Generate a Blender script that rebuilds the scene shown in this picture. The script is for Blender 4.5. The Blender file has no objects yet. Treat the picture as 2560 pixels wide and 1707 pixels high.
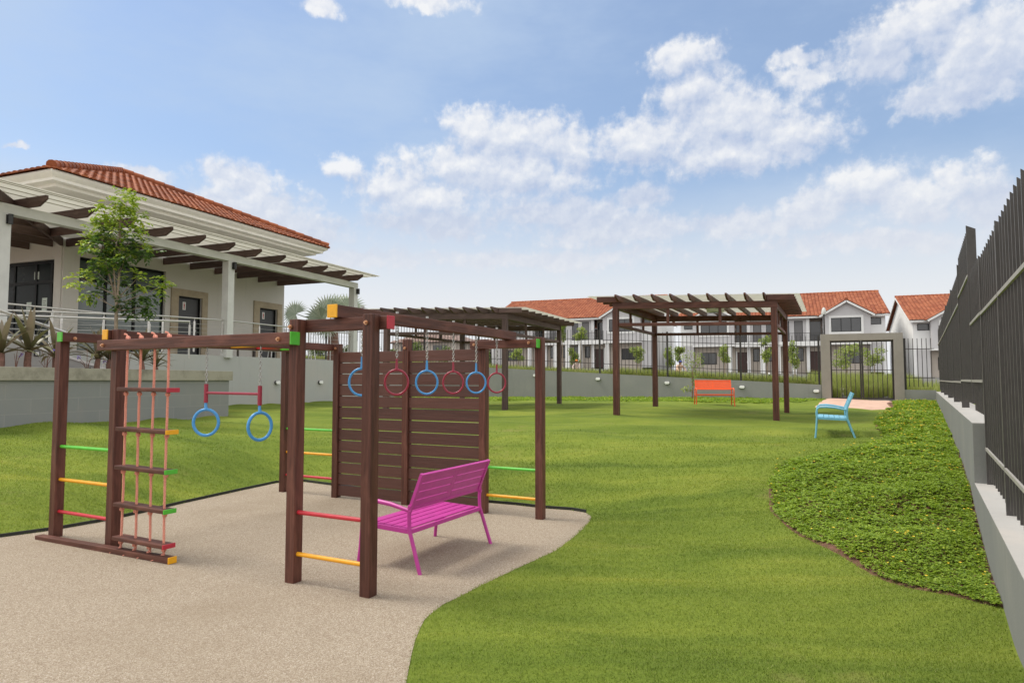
import bpy, bmesh, math, random
import numpy as np
from mathutils import Vector, Matrix, Euler
R = math.radians
rng = np.random.default_rng(7)
random.seed(7)
S = bpy.context.scene
C = S.collection

# ------------------------------------------------------------------ camera, sky, sun
EXPO = 0.70
CLOUD_K = 10 / 2 ** EXPO
SKY_MUL = (.80, .83, .90)
cam = bpy.data.cameras.new('camera'); cam.lens = 23.27; cam.sensor_width = 36.0
cam.clip_start = 0.05; cam.clip_end = 5000
co = bpy.data.objects.new('camera', cam); C.objects.link(co)
co.location = (0, 0, 1.55); co.rotation_euler = (R(90 + 3.254), 0, 0)
S.camera = co
S.view_settings.view_transform = 'Standard'; S.view_settings.look = 'None'
S.view_settings.exposure = EXPO; S.view_settings.gamma = 1.0
SUN_EL, SUN_AZ = 58.0, 286.0          # azimuth clockwise from +Y
sl = bpy.data.lights.new('sun', 'SUN'); sl.energy = 1.9; sl.angle = R(18); sl.color = (1, .94, .84)
so = bpy.data.objects.new('sun', sl); C.objects.link(so)
sd = Vector((math.sin(R(SUN_AZ)) * math.cos(R(SUN_EL)), math.cos(R(SUN_AZ)) * math.cos(R(SUN_EL)), math.sin(R(SUN_EL))))
so.rotation_euler = sd.to_track_quat('Z', 'Y').to_euler(); so.location = (0, 0, 40)

class NT:
    def __init__(s, t): s.t = t
    def n(s, typ, **k):
        n = s.t.nodes.new(typ)
        for a, b in k.items(): setattr(n, a, b)
        return n
    def put(s, sock, v):
        if isinstance(v, bpy.types.NodeSocket): s.t.links.new(v, sock)
        elif v is not None:
            if hasattr(sock, 'default_value') and not isinstance(v, (int, float)) and len(v) == 3 and sock.type == 'RGBA': v = (*v, 1)
            sock.default_value = v
    def m(s, op, a, b=None, c=None, clamp=False):
        n = s.n('ShaderNodeMath', operation=op, use_clamp=clamp)
        for i, v in enumerate((a, b, c)):
            if v is not None: s.put(n.inputs[i], v)
        return n.outputs[0]
    def vm(s, op, a, b=None, out=0):
        n = s.n('ShaderNodeVectorMath', operation=op); s.put(n.inputs[0], a)
        if b is not None: s.put(n.inputs[1], b)
        return n.outputs[out]
    def noise(s, vec, scale, detail=4, rough=.55, out=0, dist=0, dim='3D'):
        n = s.n('ShaderNodeTexNoise', noise_dimensions=dim); s.put(n.inputs['Vector'], vec); n.inputs['Scale'].default_value = scale
        n.inputs['Detail'].default_value = detail; n.inputs['Roughness'].default_value = rough; n.inputs['Distortion'].default_value = dist
        return n.outputs[out]
    def ramp(s, f, stops):
        n = s.n('ShaderNodeValToRGB'); s.put(n.inputs[0], f); e = n.color_ramp.elements
        while len(e) < len(stops): e.new(.5)
        for i, (p, c) in enumerate(stops): e[i].position = p; e[i].color = (*c, 1) if len(c) == 3 else c
        return n.outputs[0]
    def mix(s, f, a, b, blend='MIX'):
        n = s.n('ShaderNodeMix', data_type='RGBA', blend_type=blend)
        s.put(n.inputs[0], f); s.put(n.inputs[6], a); s.put(n.inputs[7], b); return n.outputs[2]
    def sstep(s, v, lo, hi):
        n = s.n('ShaderNodeMapRange', interpolation_type='SMOOTHSTEP'); s.put(n.inputs[0], v)
        n.inputs[1].default_value = lo; n.inputs[2].default_value = hi; return n.outputs[0]
    def scale(s, vec, sc):
        n = s.n('ShaderNodeMapping'); s.put(n.inputs[0], vec); n.inputs[3].default_value = sc; return n.outputs[0]

CLOUDS = [(-16.5, 28.8, 2.0, 0.9), (-7.4, 30.1, 4.4, 0.9), (32.3, 25.0, 4.5, 2.0), (36.2, 22.5, 4.5, 2.9), (29.1, 23.5, 3.1, 1.8), (34.6, 20.3, 4.7, 1.5), (23.8, 24.4, 2.2, 0.8), (24.4, 23.1, 2.8, 0.9), (14.7, 25.7, 3.3, 1.5), (15.5, 23.0, 4.2, 1.9), (18.3, 20.9, 6.3, 2.4), (22.7, 19.1, 5.0, 1.9), (11.5, 19.7, 5.4, 2.0), (19.3, 18.4, 7.5, 2.0), (-2.9, 21.4, 3.8, 1.7), (0.1, 20.2, 5.7, 2.1), (4.7, 19.5, 2.8, 1.7), (-4.5, 18.3, 6.5, 1.8), (-10.5, 16.3, 3.6, 1.7), (-7.8, 15.3, 5.7, 1.6), (0.1, 17.4, 7.2, 2.5), (-14.5, 17.6, 2.0, 1.1), (-22.4, 15.5, 3.7, 1.9), (-25.0, 15.9, 1.8, 1.5), (-20.3, 13.7, 4.1, 2.0), (-17.6, 12.1, 4.6, 1.7), (-29.8, 15.2, 2.1, 0.7), (-37.3, 15.5, 0.9, 0.3), (-23.6, 13.4, 4.0, 2.0), (28.8, 14.6, 4.2, 1.9), (31.9, 13.3, 3.7, 1.9), (35.2, 14.4, 2.2, 1.8), (25.8, 13.5, 3.6, 1.3), (36.8, 12.1, 2.8, 2.0), (11.4, 15.2, 3.1, 1.3), (4.7, 14.2, 7.5, 1.8), (8.5, 12.6, 8.3, 1.8), (-6.7, 13.2, 6.1, 1.5), (20.9, 12.3, 6.9, 1.4), (3.0, 10.2, 12.0, 0.9), (28.7, 10.3, 8.0, 1.0), (-13.8, 9.8, 7.0, 1.0)]
W = bpy.data.worlds.new('World'); S.world = W; W.use_nodes = True
W.cycles.sampling_method = 'MANUAL'; W.cycles.sample_map_resolution = 256
w = NT(W.node_tree); w.t.nodes.clear()
sky = w.n('ShaderNodeTexSky', sky_type='NISHITA', sun_disc=False, sun_elevation=R(SUN_EL), sun_rotation=R(SUN_AZ))
sky.air_density = 1.3; sky.dust_density = 1.2; sky.ozone_density = 3.0
dirv = w.n('ShaderNodeTexCoord').outputs['Generated']
sep = w.n('ShaderNodeSeparateXYZ'); w.put(sep.inputs[0], dirv)
az = w.m('MULTIPLY', w.m('ARCTAN2', sep.outputs[0], sep.outputs[1]), 57.29578)
el = w.m('MULTIPLY', w.m('ARCSINE', sep.outputs[2]), 57.29578)
ae = w.n('ShaderNodeCombineXYZ'); w.put(ae.inputs[0], az); w.put(ae.inputs[1], el); ae = ae.outputs[0]
n1 = w.noise(ae, .11, 5, .55, out=1, dim='2D')
warp = w.vm('MULTIPLY', w.vm('SUBTRACT', n1, (.5, .5, .5)), (4.0, 2.4, 0))
n2 = w.noise(w.vm('ADD', ae, (40, 7, 0)), .45, 7, .6, out=1, dim='2D')
warp = w.vm('ADD', warp, w.vm('MULTIPLY', w.vm('SUBTRACT', n2, (.5, .5, .5)), (2.4, 1.7, 0)))
aw = w.vm('ADD', ae, warp)
def blobs(vec, cl):
    dens = None
    for (a, e, ra, re) in cl:
        n_ = w.n('ShaderNodeVectorMath', operation='MULTIPLY_ADD'); w.put(n_.inputs[0], vec); sx, sy = 1 / (ra * 1.22), 1 / (re * 1.25)
        n_.inputs[1].default_value = (sx, sy, 0); n_.inputs[2].default_value = (-a * sx, -e * sy, 0)
        l = w.vm('LENGTH', n_.outputs[0], out=1)
        dens = l if dens is None else w.m('SMOOTH_MIN', dens, l, .22)
    return w.m('SUBTRACT', 1.0, dens)
dens = blobs(aw, CLOUDS)
dens_up = blobs(w.vm('ADD', aw, (-.5, 1.1, 0)), CLOUDS[2:4] + CLOUDS[8:22] + CLOUDS[29:32])   # the same field a little towards the light
dens_lo = blobs(aw, CLOUDS[2:4] + CLOUDS[8:22] + CLOUDS[29:32])
def puff(vec, sc, off):
    n_ = w.n('ShaderNodeTexVoronoi', feature='SMOOTH_F1', voronoi_dimensions='2D'); w.put(n_.inputs['Vector'], w.vm('ADD', vec, off)); n_.inputs['Scale'].default_value = sc; n_.inputs['Smoothness'].default_value = .6
    return w.m('SUBTRACT', .55, n_.outputs['Distance'])
pv = w.vm('ADD', ae, w.vm('MULTIPLY', w.vm('SUBTRACT', w.noise(ae, 1.1, 5, .6, out=1, dim='2D'), (.5, .5, .5)), (1.3, 1.0, 0)))
pf = w.m('ADD', w.m('MULTIPLY', puff(pv, .55, (0, 0, 0)), .9), w.m('MULTIPLY', puff(pv, 1.3, (3, 5, 0)), .45))
fb = w.noise(ae, .9, 9, .62, dim='2D')
den = w.m('ADD', w.m('ADD', dens, w.m('MULTIPLY', pf, .34)), w.m('MULTIPLY', w.m('SUBTRACT', fb, .5), .75))
mask = w.sstep(den, .06, .66)
veil = w.m('ADD', .30, w.m('MULTIPLY', w.sstep(w.noise(w.scale(ae, (.028, .075, 1)), 1.0, 6, .6, dim='2D'), .30, .72), .48))
hz = w.m('MULTIPLY', w.m('SUBTRACT', 1.0, w.sstep(el, 3, 18.5)), .96)
lit = w.m('SUBTRACT', dens_lo, dens_up)                      # positive on the lit upper edges
pf2 = w.m('ADD', w.m('MULTIPLY', puff(w.vm('ADD', pv, (-.25, .5, 0)), .55, (0, 0, 0)), .9), w.m('MULTIPLY', puff(w.vm('ADD', pv, (-.1, .25, 0)), 1.3, (3, 5, 0)), .45))
body = w.m('ADD', w.m('ADD', .50, w.m('MULTIPLY', lit, .75)), w.m('ADD', w.m('MULTIPLY', w.m('SUBTRACT', pf, pf2), .55), w.m('MULTIPLY', w.m('SUBTRACT', fb, .5), .7)), clamp=True)
K = CLOUD_K
ccol = w.ramp(body, [(0, tuple(K * x for x in (.50, .58, .76))), (.45, tuple(K * x for x in (.68, .73, .84))), (1, tuple(K * x for x in (.97, .965, .96)))])
skyc = w.mix(1.0, sky.outputs[0], SKY_MUL, 'MULTIPLY')
skyc = w.mix(veil, skyc, tuple(K * x for x in (.52, .65, .84)))
col = w.mix(w.m('MULTIPLY', mask, .86), skyc, ccol)
col = w.mix(hz, col, tuple(K * x for x in (.86, .87, .885)))
# unseen sky (overhead, beside, behind): overcast added and overbrightened as neutral fill light
over = w.m('MULTIPLY', w.m('MAXIMUM', w.sstep(el, 32, 46), w.sstep(w.m('ABSOLUTE', az), 46, 75)), .88)
col = w.mix(over, col, tuple(K * 1.5 * x for x in (.97, .955, .935)))
bg = w.n('ShaderNodeBackground'); w.put(bg.inputs[0], col); bg.inputs[1].default_value = .1
w.t.links.new(bg.outputs[0], w.n('ShaderNodeOutputWorld').inputs[0])

# ------------------------------------------------------------------ materials
def mat(name, base, rough=.6, var=.12, vscale=6.0, spec=.5, bump=0, bscale=60, metal=0, tex=None, coord='Object', stretch=(1, 1, 1), detail=5):
    M = bpy.data.materials.new(name); M.use_nodes = True; t = NT(M.node_tree); t.t.nodes.clear()
    out = t.n('ShaderNodeOutputMaterial'); b = t.n('ShaderNodeBsdfPrincipled'); t.t.links.new(b.outputs[0], out.inputs[0])
    tc = t.n('ShaderNodeTexCoord'); v = t.scale(tc.outputs[coord], stretch)
    M['_'] = 0
    if tex: c, h = tex(t, v, tc)
    else:
        f = t.noise(v, vscale, detail, .6)
        lo = tuple(x * (1 - var) for x in base); hi = tuple(min(1, x * (1 + var)) for x in base)
        c = t.ramp(f, [(.3, lo), (.7, hi)]); h = None
    t.put(b.inputs['Base Color'], c); b.inputs['Roughness'].default_value = rough; b.inputs['Metallic'].default_value = metal
    b.inputs['Specular IOR Level'].default_value = spec
    if bump:
        h = h if h is not None else t.noise(v, bscale, 4, .6)
        bn = t.n('ShaderNodeBump'); bn.inputs['Strength'].default_value = bump; bn.inputs['Distance'].default_value = .02
        t.put(bn.inputs['Height'], h); t.t.links.new(bn.outputs[0], b.inputs['Normal'])
    return M
def wood_tex(a, b_, c_):
    def f(t, v, tc):
        g = t.noise(t.scale(v, (1.2, 22, 22)), 1.6, 8, .65, dist=.6)
        k = t.noise(t.scale(v, (2, 5, 5)), 1.5, 3, .5)
        c = t.ramp(g, [(.25, a), (.5, b_), (.78, c_)])
        c = t.mix(t.m('MULTIPLY', t.sstep(k, .55, .75), .35), c, tuple(x * 1.5 for x in c_))
        rnd = t.n('ShaderNodeObjectInfo').outputs['Random']
        hs = t.n('ShaderNodeHueSaturation'); t.put(hs.inputs['Value'], t.m('ADD', t.m('MULTIPLY', rnd, .35), .82)); t.put(hs.inputs['Color'], c)
        return hs.outputs[0], g
    return f
M_ = {}
M_['wood'] = mat('stained_wood', (0, 0, 0), .48, bump=.25, tex=wood_tex((.038, .0145, .011), (.096, .035, .024), (.160, .064, .045)), spec=.3)
M_['wood_grey'] = mat('weathered_brown_wood', (0, 0, 0), .6, bump=.2, tex=wood_tex((.050, .026, .022), (.088, .049, .041), (.130, .078, .066)))
M_['plank'] = M_['wood']
M_['capg'] = mat('green_paint', (.075, .42, .03), .42, .1, 25, bump=.08, bscale=90)
M_['capy'] = mat('yellow_paint', (.78, .38, .008), .42, .1, 25, bump=.08, bscale=90)
M_['capr'] = mat('red_paint', (.42, .025, .045), .42, .1, 25, bump=.08, bscale=90)
M_['rungg'] = mat('green_rung_paint', (.10, .50, .04), .35, .08, 20)
M_['rungy'] = mat('yellow_rung_paint', (.80, .36, .01), .35, .08, 20)
M_['rungr'] = mat('red_rung_paint', (.50, .02, .035), .35, .08, 20)
M_['ringb'] = mat('blue_ring_plastic', (.055, .27, .58), .3, .06, 20)
M_['ringr'] = mat('crimson_ring_plastic', (.28, .02, .045), .3, .06, 20)
M_['bolt'] = mat('copper_bolt', (.55, .30, .17), .35, .15, 40, metal=.7)
M_['chain'] = mat('galvanised_chain', (.42, .42, .40), .38, .25, 60, metal=.85)
M_['rope'] = mat('salmon_rope', (.72, .30, .22), .85, .25, 120, bump=.3, bscale=300)
M_['magenta'] = mat('magenta_powder_coat', (.46, .040, .275), .38, .08, 8)
M_['orange'] = mat('orange_powder_coat', (.80, .11, .025), .4, .08, 8)
M_['bluep'] = mat('light_blue_powder_coat', (.16, .42, .56), .4, .08, 8)
M_['steel'] = mat('brushed_steel', (.62, .60, .57), .3, .1, 30, metal=.8)
M_['cable'] = mat('steel_cable', (.5, .5, .48), .4, .1, 30, metal=.6)
M_['iron'] = mat('dark_brown_iron', (.030, .026, .024), .5, .2, 12)
M_['iron2'] = mat('dark_grey_fence_paint', (.048, .043, .041), .42, .2, 10)
M_['iron_edge_lit'] = mat('sunlit_bar_edges', (.17, .16, .15), .45, .25, 14)  # paler iron: light caught by the bars' front edges, painted into the colour
M_['black'] = mat('black_fitting', (.02, .02, .02), .5, .1)
def stain_tex(base, st, amt, sc=1.2):
    def f(t, v, tc):
        a = t.noise(v, sc, 7, .62); b = t.noise(t.scale(v, (6, 6, .6)), 1.1, 5, .6)
        c = t.mix(t.m('MULTIPLY', t.sstep(a, .42, .75), amt), base, st)
        c = t.mix(t.m('MULTIPLY', t.sstep(b, .55, .8), amt * .7), c, tuple(x * .72 for x in base))
        g = t.noise(v, 45, 3, .6)
        c = t.mix(t.m('MULTIPLY', g, .14), c, tuple(x * .6 for x in base))
        return c, g
    return f
M_['render_grey'] = mat('grey_rendered_wall', (0, 0, 0), .85, bump=.15, tex=stain_tex((.27, .275, .262), (.33, .325, .30), .6))
M_['render_side'] = mat('mid_grey_rendered_wall', (0, 0, 0), .85, bump=.15, tex=stain_tex((.195, .198, .19), (.25, .245, .225), .7))
M_['render_pale'] = mat('pale_grey_rendered_wall', (0, 0, 0), .85, bump=.12, tex=stain_tex((.43, .435, .415), (.47, .44, .40), .6, .8))
M_['wallwhite'] = mat('off_white_wall_paint', (0, 0, 0), .8, bump=.08, tex=stain_tex((.60, .575, .53), (.66, .63, .58), .4, .6))
M_['trim'] = mat('cream_trim_paint', (.80, .78, .70), .7, .05, 3)
M_['soffit'] = mat('cream_soffit', (.70, .66, .56), .8, .05, 2)
M_['column'] = mat('pale_grey_column_paint', (.56, .56, .53), .7, .07, 3)
M_['concrete'] = mat('stained_concrete', (0, 0, 0), .85, bump=.3, tex=stain_tex((.33, .31, .25), (.13, .12, .09), .85, 2.6))
M_['taupe'] = mat('taupe_concrete', (0, 0, 0), .85, bump=.2, tex=stain_tex((.30, .28, .245), (.22, .205, .18), .6, 1.6))
M_['sill'] = mat('wall_top_cement', (0, 0, 0), .85, bump=.1, tex=stain_tex((.36, .35, .33), (.43, .39, .35), .6, 1.5))
def block_tex(t, v, tc):
    br = t.n('ShaderNodeTexBrick'); br.offset = .5; br.inputs['Scale'].default_value = 1.0
    br.inputs['Brick Width'].default_value = .8; br.inputs['Row Height'].default_value = .245; br.inputs['Mortar Size'].default_value = .006
    sv = t.n('ShaderNodeSeparateXYZ'); t.put(sv.inputs[0], tc.outputs['Object']); cv = t.n('ShaderNodeCombineXYZ')
    t.put(cv.inputs[0], sv.outputs[1]); t.put(cv.inputs[1], sv.outputs[2]); t.put(br.inputs['Vector'], cv.outputs[0])
    br.inputs['Color1'].default_value = (.205, .215, .212, 1); br.inputs['Color2'].default_value = (.225, .232, .228, 1); br.inputs['Mortar'].default_value = (.265, .268, .255, 1)
    a = t.noise(v, 1.3, 7, .65)
    c = t.mix(t.m('MULTIPLY', t.sstep(a, .4, .75), .55), br.outputs[0], (.255, .25, .235))
    d = t.noise(t.scale(v, (3, 3, .7)), 1.6, 6, .6)
    c = t.mix(t.m('MULTIPLY', t.sstep(d, .58, .7), .4), c, (.24, .235, .21))
    return c, t.m('MULTIPLY', br.outputs[1], -1)
M_['block'] = mat('grey_blockwork', (0, 0, 0), .85, bump=.25, tex=block_tex)
def tile_tex(a, b_, c_):
    def f(t, v, tc):
        g = t.n('ShaderNodeNewGeometry').outputs['Random Per Island']
        n = t.noise(v, 1.3, 5, .6)
        c = t.ramp(g, [(0, a), (.5, b_), (1, c_)])
        return t.mix(t.m('MULTIPLY', t.sstep(n, .4, .75), .35), c, tuple(x * .6 for x in a)), t.noise(v, 30, 3)
    return f
M_['tile'] = mat('terracotta_tiles', (0, 0, 0), .75, bump=.15, tex=tile_tex((.17, .043, .013), (.26, .066, .019), (.34, .098, .030)))
M_['tile_far'] = mat('orange_clay_tiles', (0, 0, 0), .8, bump=.1, tex=tile_tex((.24, .060, .022), (.32, .095, .038), (.37, .125, .054)))
M_['tile_brown'] = mat('brown_grey_tiles', (0, 0, 0), .8, bump=.1, tex=tile_tex((.20, .13, .11), (.26, .18, .15), (.32, .23, .2)))
M_['stone'] = mat('sandstone_door_surround', (.40, .33, .235), .8, .14, 5, bump=.15)
M_['door'] = mat('charcoal_door', (.055, .056, .060), .45, .08, 4)
M_['doorbrown'] = mat('dark_brown_door', (.055, .022, .018), .5, .1, 6)
M_['white'] = mat('white_paint', (.78, .78, .76), .6, .04, 4)
M_['housewall'] = mat('white_house_wall', (.80, .80, .79), .8, .05, .8)
M_['housegrey'] = mat('pale_grey_house_wall', (.55, .54, .54), .8, .05, .8)
M_['housebeige'] = mat('beige_house_wall', (.50, .44, .38), .8, .06, .8)
M_['sheet_rib'] = mat('sheet_fixing_strip', (.34, .31, .25), .6, .1)
M_['notice'] = mat('paper_notice', (.55, .62, .56), .7, .05)
M_['ink'] = mat('grey_ink', (.12, .13, .13), .8, .05)
M_['signred'] = mat('sign_red', (.45, .04, .06), .6, .05)
M_['lampwhite'] = mat('opal_lamp_glass', (.86, .86, .84), .3, .02)
M_['slab'] = mat('pink_paving', (.50, .33, .25), .85, .12, 3, bump=.1)
M_['soil'] = mat('red_brown_soil', (.13, .060, .038), .95, .35, 14, bump=.6, bscale=40)
M_['bark'] = mat('pale_bark', (.28, .22, .16), .85, .25, 25, bump=.4, bscale=60)
M_['bark2'] = mat('brown_stem_bark', (.21, .115, .085), .85, .3, 25, bump=.4, bscale=50)
M_['asphalt'] = mat('grey_street', (.11, .108, .102), .9, .15, 1.5, bump=.2)
M_['edging'] = mat('black_edging', (.018, .02, .018), .6, .2)
M_['furn'] = mat('dark_table_frame', (.07, .055, .045), .5, .1)
M_['skin'] = mat('skin', (.40, .22, .15), .6, .05)
M_['shirt'] = mat('pale_peach_shirt', (.62, .42, .30), .8, .06)
M_['shirt2'] = mat('pale_pink_shirt', (.62, .50, .46), .8, .06)
M_['trousers'] = mat('brown_trousers', (.12, .085, .065), .85, .1)
M_['capblue'] = mat('blue_cloth', (.03, .06, .25), .7, .1)
M_['capor'] = mat('orange_hat', (.75, .25, .04), .6, .1)
M_['rock'] = mat('pale_boulder', (.40, .36, .30), .9, .2, 5, bump=.4, bscale=12)
def leafmat(name, a, b_, c_, trans=.35, rough=.5):
    M = bpy.data.materials.new(name); M.use_nodes = True; t = NT(M.node_tree); t.t.nodes.clear()
    out = t.n('ShaderNodeOutputMaterial'); b = t.n('ShaderNodeBsdfPrincipled'); b.inputs['Roughness'].default_value = rough
    g = t.n('ShaderNodeNewGeometry').outputs['Random Per Island']
    n = t.noise(t.n('ShaderNodeTexCoord').outputs['Object'], 2.2, 3, .6)
    f = t.m('ADD', t.m('MULTIPLY', g, .62), t.m('MULTIPLY', n, .38))
    c = t.ramp(f, [(.18, a), (.5, b_), (.82, c_)])
    t.put(b.inputs['Base Color'], c)
    tr = t.n('ShaderNodeBsdfTranslucent'); t.put(tr.inputs[0], c)
    mx = t.n('ShaderNodeMixShader'); mx.inputs[0].default_value = trans
    t.t.links.new(b.outputs[0], mx.inputs[1]); t.t.links.new(tr.outputs[0], mx.inputs[2]); t.t.links.new(mx.outputs[0], out.inputs[0])
    return M
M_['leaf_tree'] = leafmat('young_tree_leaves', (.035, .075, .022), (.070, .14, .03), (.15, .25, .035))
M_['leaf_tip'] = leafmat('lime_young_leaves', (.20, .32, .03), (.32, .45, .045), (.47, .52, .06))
M_['leaf_st'] = leafmat('street_tree_leaves', (.17, .26, .045), (.28, .37, .07), (.42, .45, .10))
M_['leaf_cord'] = leafmat('bronze_strap_leaves', (.075, .066, .036), (.14, .145, .055), (.24, .185, .14), .25, .4)
M_['leaf_palm'] = leafmat('silver_palm_leaves', (.36, .42, .30), (.46, .52, .38), (.56, .60, .47), .5, .5)
M_['leaf_cover'] = leafmat('ground_cover_leaves', (.12, .20, .015), (.23, .35, .024), (.34, .46, .045), .45, .5)
M_['flower_y'] = leafmat('yellow_flowers', (.75, .45, .02), (.85, .60, .03), (.9, .72, .08), .2)
M_['flower_p'] = leafmat('violet_flowers', (.22, .15, .5), (.28, .2, .6), (.35, .28, .65), .3)
M_['blade'] = leafmat('lawn_blades', (.13, .205, .022), (.20, .285, .034), (.33, .38, .08), .45, .6)
M_['tallgrass'] = leafmat('tall_grass_blades', (.19, .25, .045), (.31, .37, .075), (.47, .45, .17), .45)
M_['bush'] = leafmat('hedge_leaves', (.06, .10, .02), (.13, .19, .035), (.24, .29, .06), .3)
def glass_mat(name, col, rough=.06):
    M = mat(name, col, rough, .15, .6, spec=.8 if rough < .2 else .08); return M
M_['glass'] = glass_mat('dark_green_glass', (.008, .012, .011), .25)
M_['glass2'] = glass_mat('grey_green_glass', (.06, .085, .075), .12)
M_['glasshouse'] = glass_mat('dark_house_glass', (.045, .047, .05), .12)
M_['panelgrey'] = mat('grey_house_panel', (.17, .165, .165), .6, .05)
M_['frame'] = mat('black_window_frame', (.012, .013, .013), .5, .1, spec=.15)
def sheetmat():
    M = bpy.data.materials.new('translucent_roof_sheet'); M.use_nodes = True; t = NT(M.node_tree); t.t.nodes.clear()
    out = t.n('ShaderNodeOutputMaterial'); d = t.n('ShaderNodeBsdfPrincipled'); d.inputs['Base Color'].default_value = (.74, .72, .66, 1); d.inputs['Roughness'].default_value = .3
    tl = t.n('ShaderNodeBsdfTranslucent'); tl.inputs[0].default_value = (.76, .75, .70, 1)
    mx = t.n('ShaderNodeMixShader'); mx.inputs[0].default_value = .62
    t.t.links.new(d.outputs[0], mx.inputs[1]); t.t.links.new(tl.outputs[0], mx.inputs[2]); t.t.links.new(mx.outputs[0], out.inputs[0]); return M
M_['sheet'] = sheetmat()
LAWN_RAMP = [(.30, (.064, .100, .014)), (.44, (.122, .172, .022)), (.56, (.182, .228, .031)), (.70, (.285, .300, .050))]
def lawn_bands(t, o):
    "mowing streaks plus painted shade of uneven ground: wavy darker and paler bands across the lawn"
    wv = t.vm('ADD', o, t.vm('MULTIPLY', t.vm('SUBTRACT', t.noise(o, .35, 3, .5, out=1), (.5, .5, .5)), (2.5, 1.2, 0)))
    return t.noise(o, .5, 5, .6), t.noise(t.scale(wv, (.24, 1.5, 1)), 1.0, 5, .6)
def lawn_tex(t, v, tc):
    o = tc.outputs['Object']
    n1, n2 = lawn_bands(t, o); n3 = t.noise(o, 38, 4, .7); n4 = t.noise(o, 150, 2, .7)
    c = t.ramp(t.m('ADD', t.m('MULTIPLY', n2, .7), t.m('MULTIPLY', n1, .3)), LAWN_RAMP)  # mown streaks and the shade of ground swells painted into the lawn colour
    c = t.mix(t.m('MULTIPLY', t.sstep(n3, .35, .75), .55), c, (.10, .145, .02))
    c = t.mix(t.m('MULTIPLY', t.sstep(n4, .55, .8), .45), c, (.24, .29, .05))
    n5 = t.noise(o, .9, 5, .7)
    c = t.mix(t.m('MULTIPLY', t.sstep(n5, .58, .76), .6), c, (.235, .205, .075))
    return c, t.m('ADD', t.m('MULTIPLY', n3, .6), t.m('MULTIPLY', n4, .5))
M_['lawn'] = mat('mown_lawn', (0, 0, 0), .9, tex=lawn_tex, bump=.9, spec=.15)
def sand_tex(t, v, tc):
    o = tc.outputs['Object']
    vo = t.n('ShaderNodeTexVoronoi'); t.put(vo.inputs['Vector'], o); vo.inputs['Scale'].default_value = 190
    bw = t.n('ShaderNodeRGBToBW'); t.put(bw.inputs[0], vo.outputs['Color'])
    c = t.ramp(bw.outputs[0], [(.15, (.275, .21, .15)), (.45, (.41, .335, .25)), (.7, (.49, .41, .315)), (.95, (.64, .57, .48))])
    n = t.noise(o, .8, 6, .6); c = t.mix(t.m('MULTIPLY', t.sstep(n, .45, .72), .38), c, (.30, .23, .155))
    n = t.noise(t.scale(o, (1, 2.5, 1)), 1.7, 5, .65); c = t.mix(t.m('MULTIPLY', t.sstep(n, .6, .78), .35), c, (.25, .185, .12))
    return c, t.m('ADD', vo.outputs['Distance'], t.m('MULTIPLY', t.noise(o, 20, 3), .6))
M_['sand'] = mat('bonded_gravel', (0, 0, 0), .9, tex=sand_tex, bump=.7, spec=.2)

def blade_mat():
    M = M_['blade']; t = NT(M.node_tree); b = [n for n in M.node_tree.nodes if n.type == 'BSDF_PRINCIPLED'][0]; tr = [n for n in M.node_tree.nodes if n.type == 'BSDF_TRANSLUCENT'][0]
    n1, n2 = lawn_bands(t, t.n('ShaderNodeTexCoord').outputs['Object'])
    c = t.ramp(t.m('ADD', t.m('MULTIPLY', n2, .7), t.m('MULTIPLY', n1, .3)), [(p, tuple(1.5 * x for x in c_)) for p, c_ in LAWN_RAMP])
    n5 = t.noise(t.n('ShaderNodeTexCoord').outputs['Object'], .9, 5, .7); c = t.mix(t.m('MULTIPLY', t.sstep(n5, .58, .76), .6), c, (.34, .30, .11))
    g = t.n('ShaderNodeNewGeometry').outputs['Random Per Island']
    c = t.mix(t.m('MULTIPLY', t.sstep(g, .80, 1), .55), c, (.42, .42, .15)); c = t.mix(t.m('MULTIPLY', t.sstep(g, .25, 0), .5), c, (.10, .17, .02))
    t.put(b.inputs['Base Color'], c); t.put(tr.inputs[0], c)
blade_mat()
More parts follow.
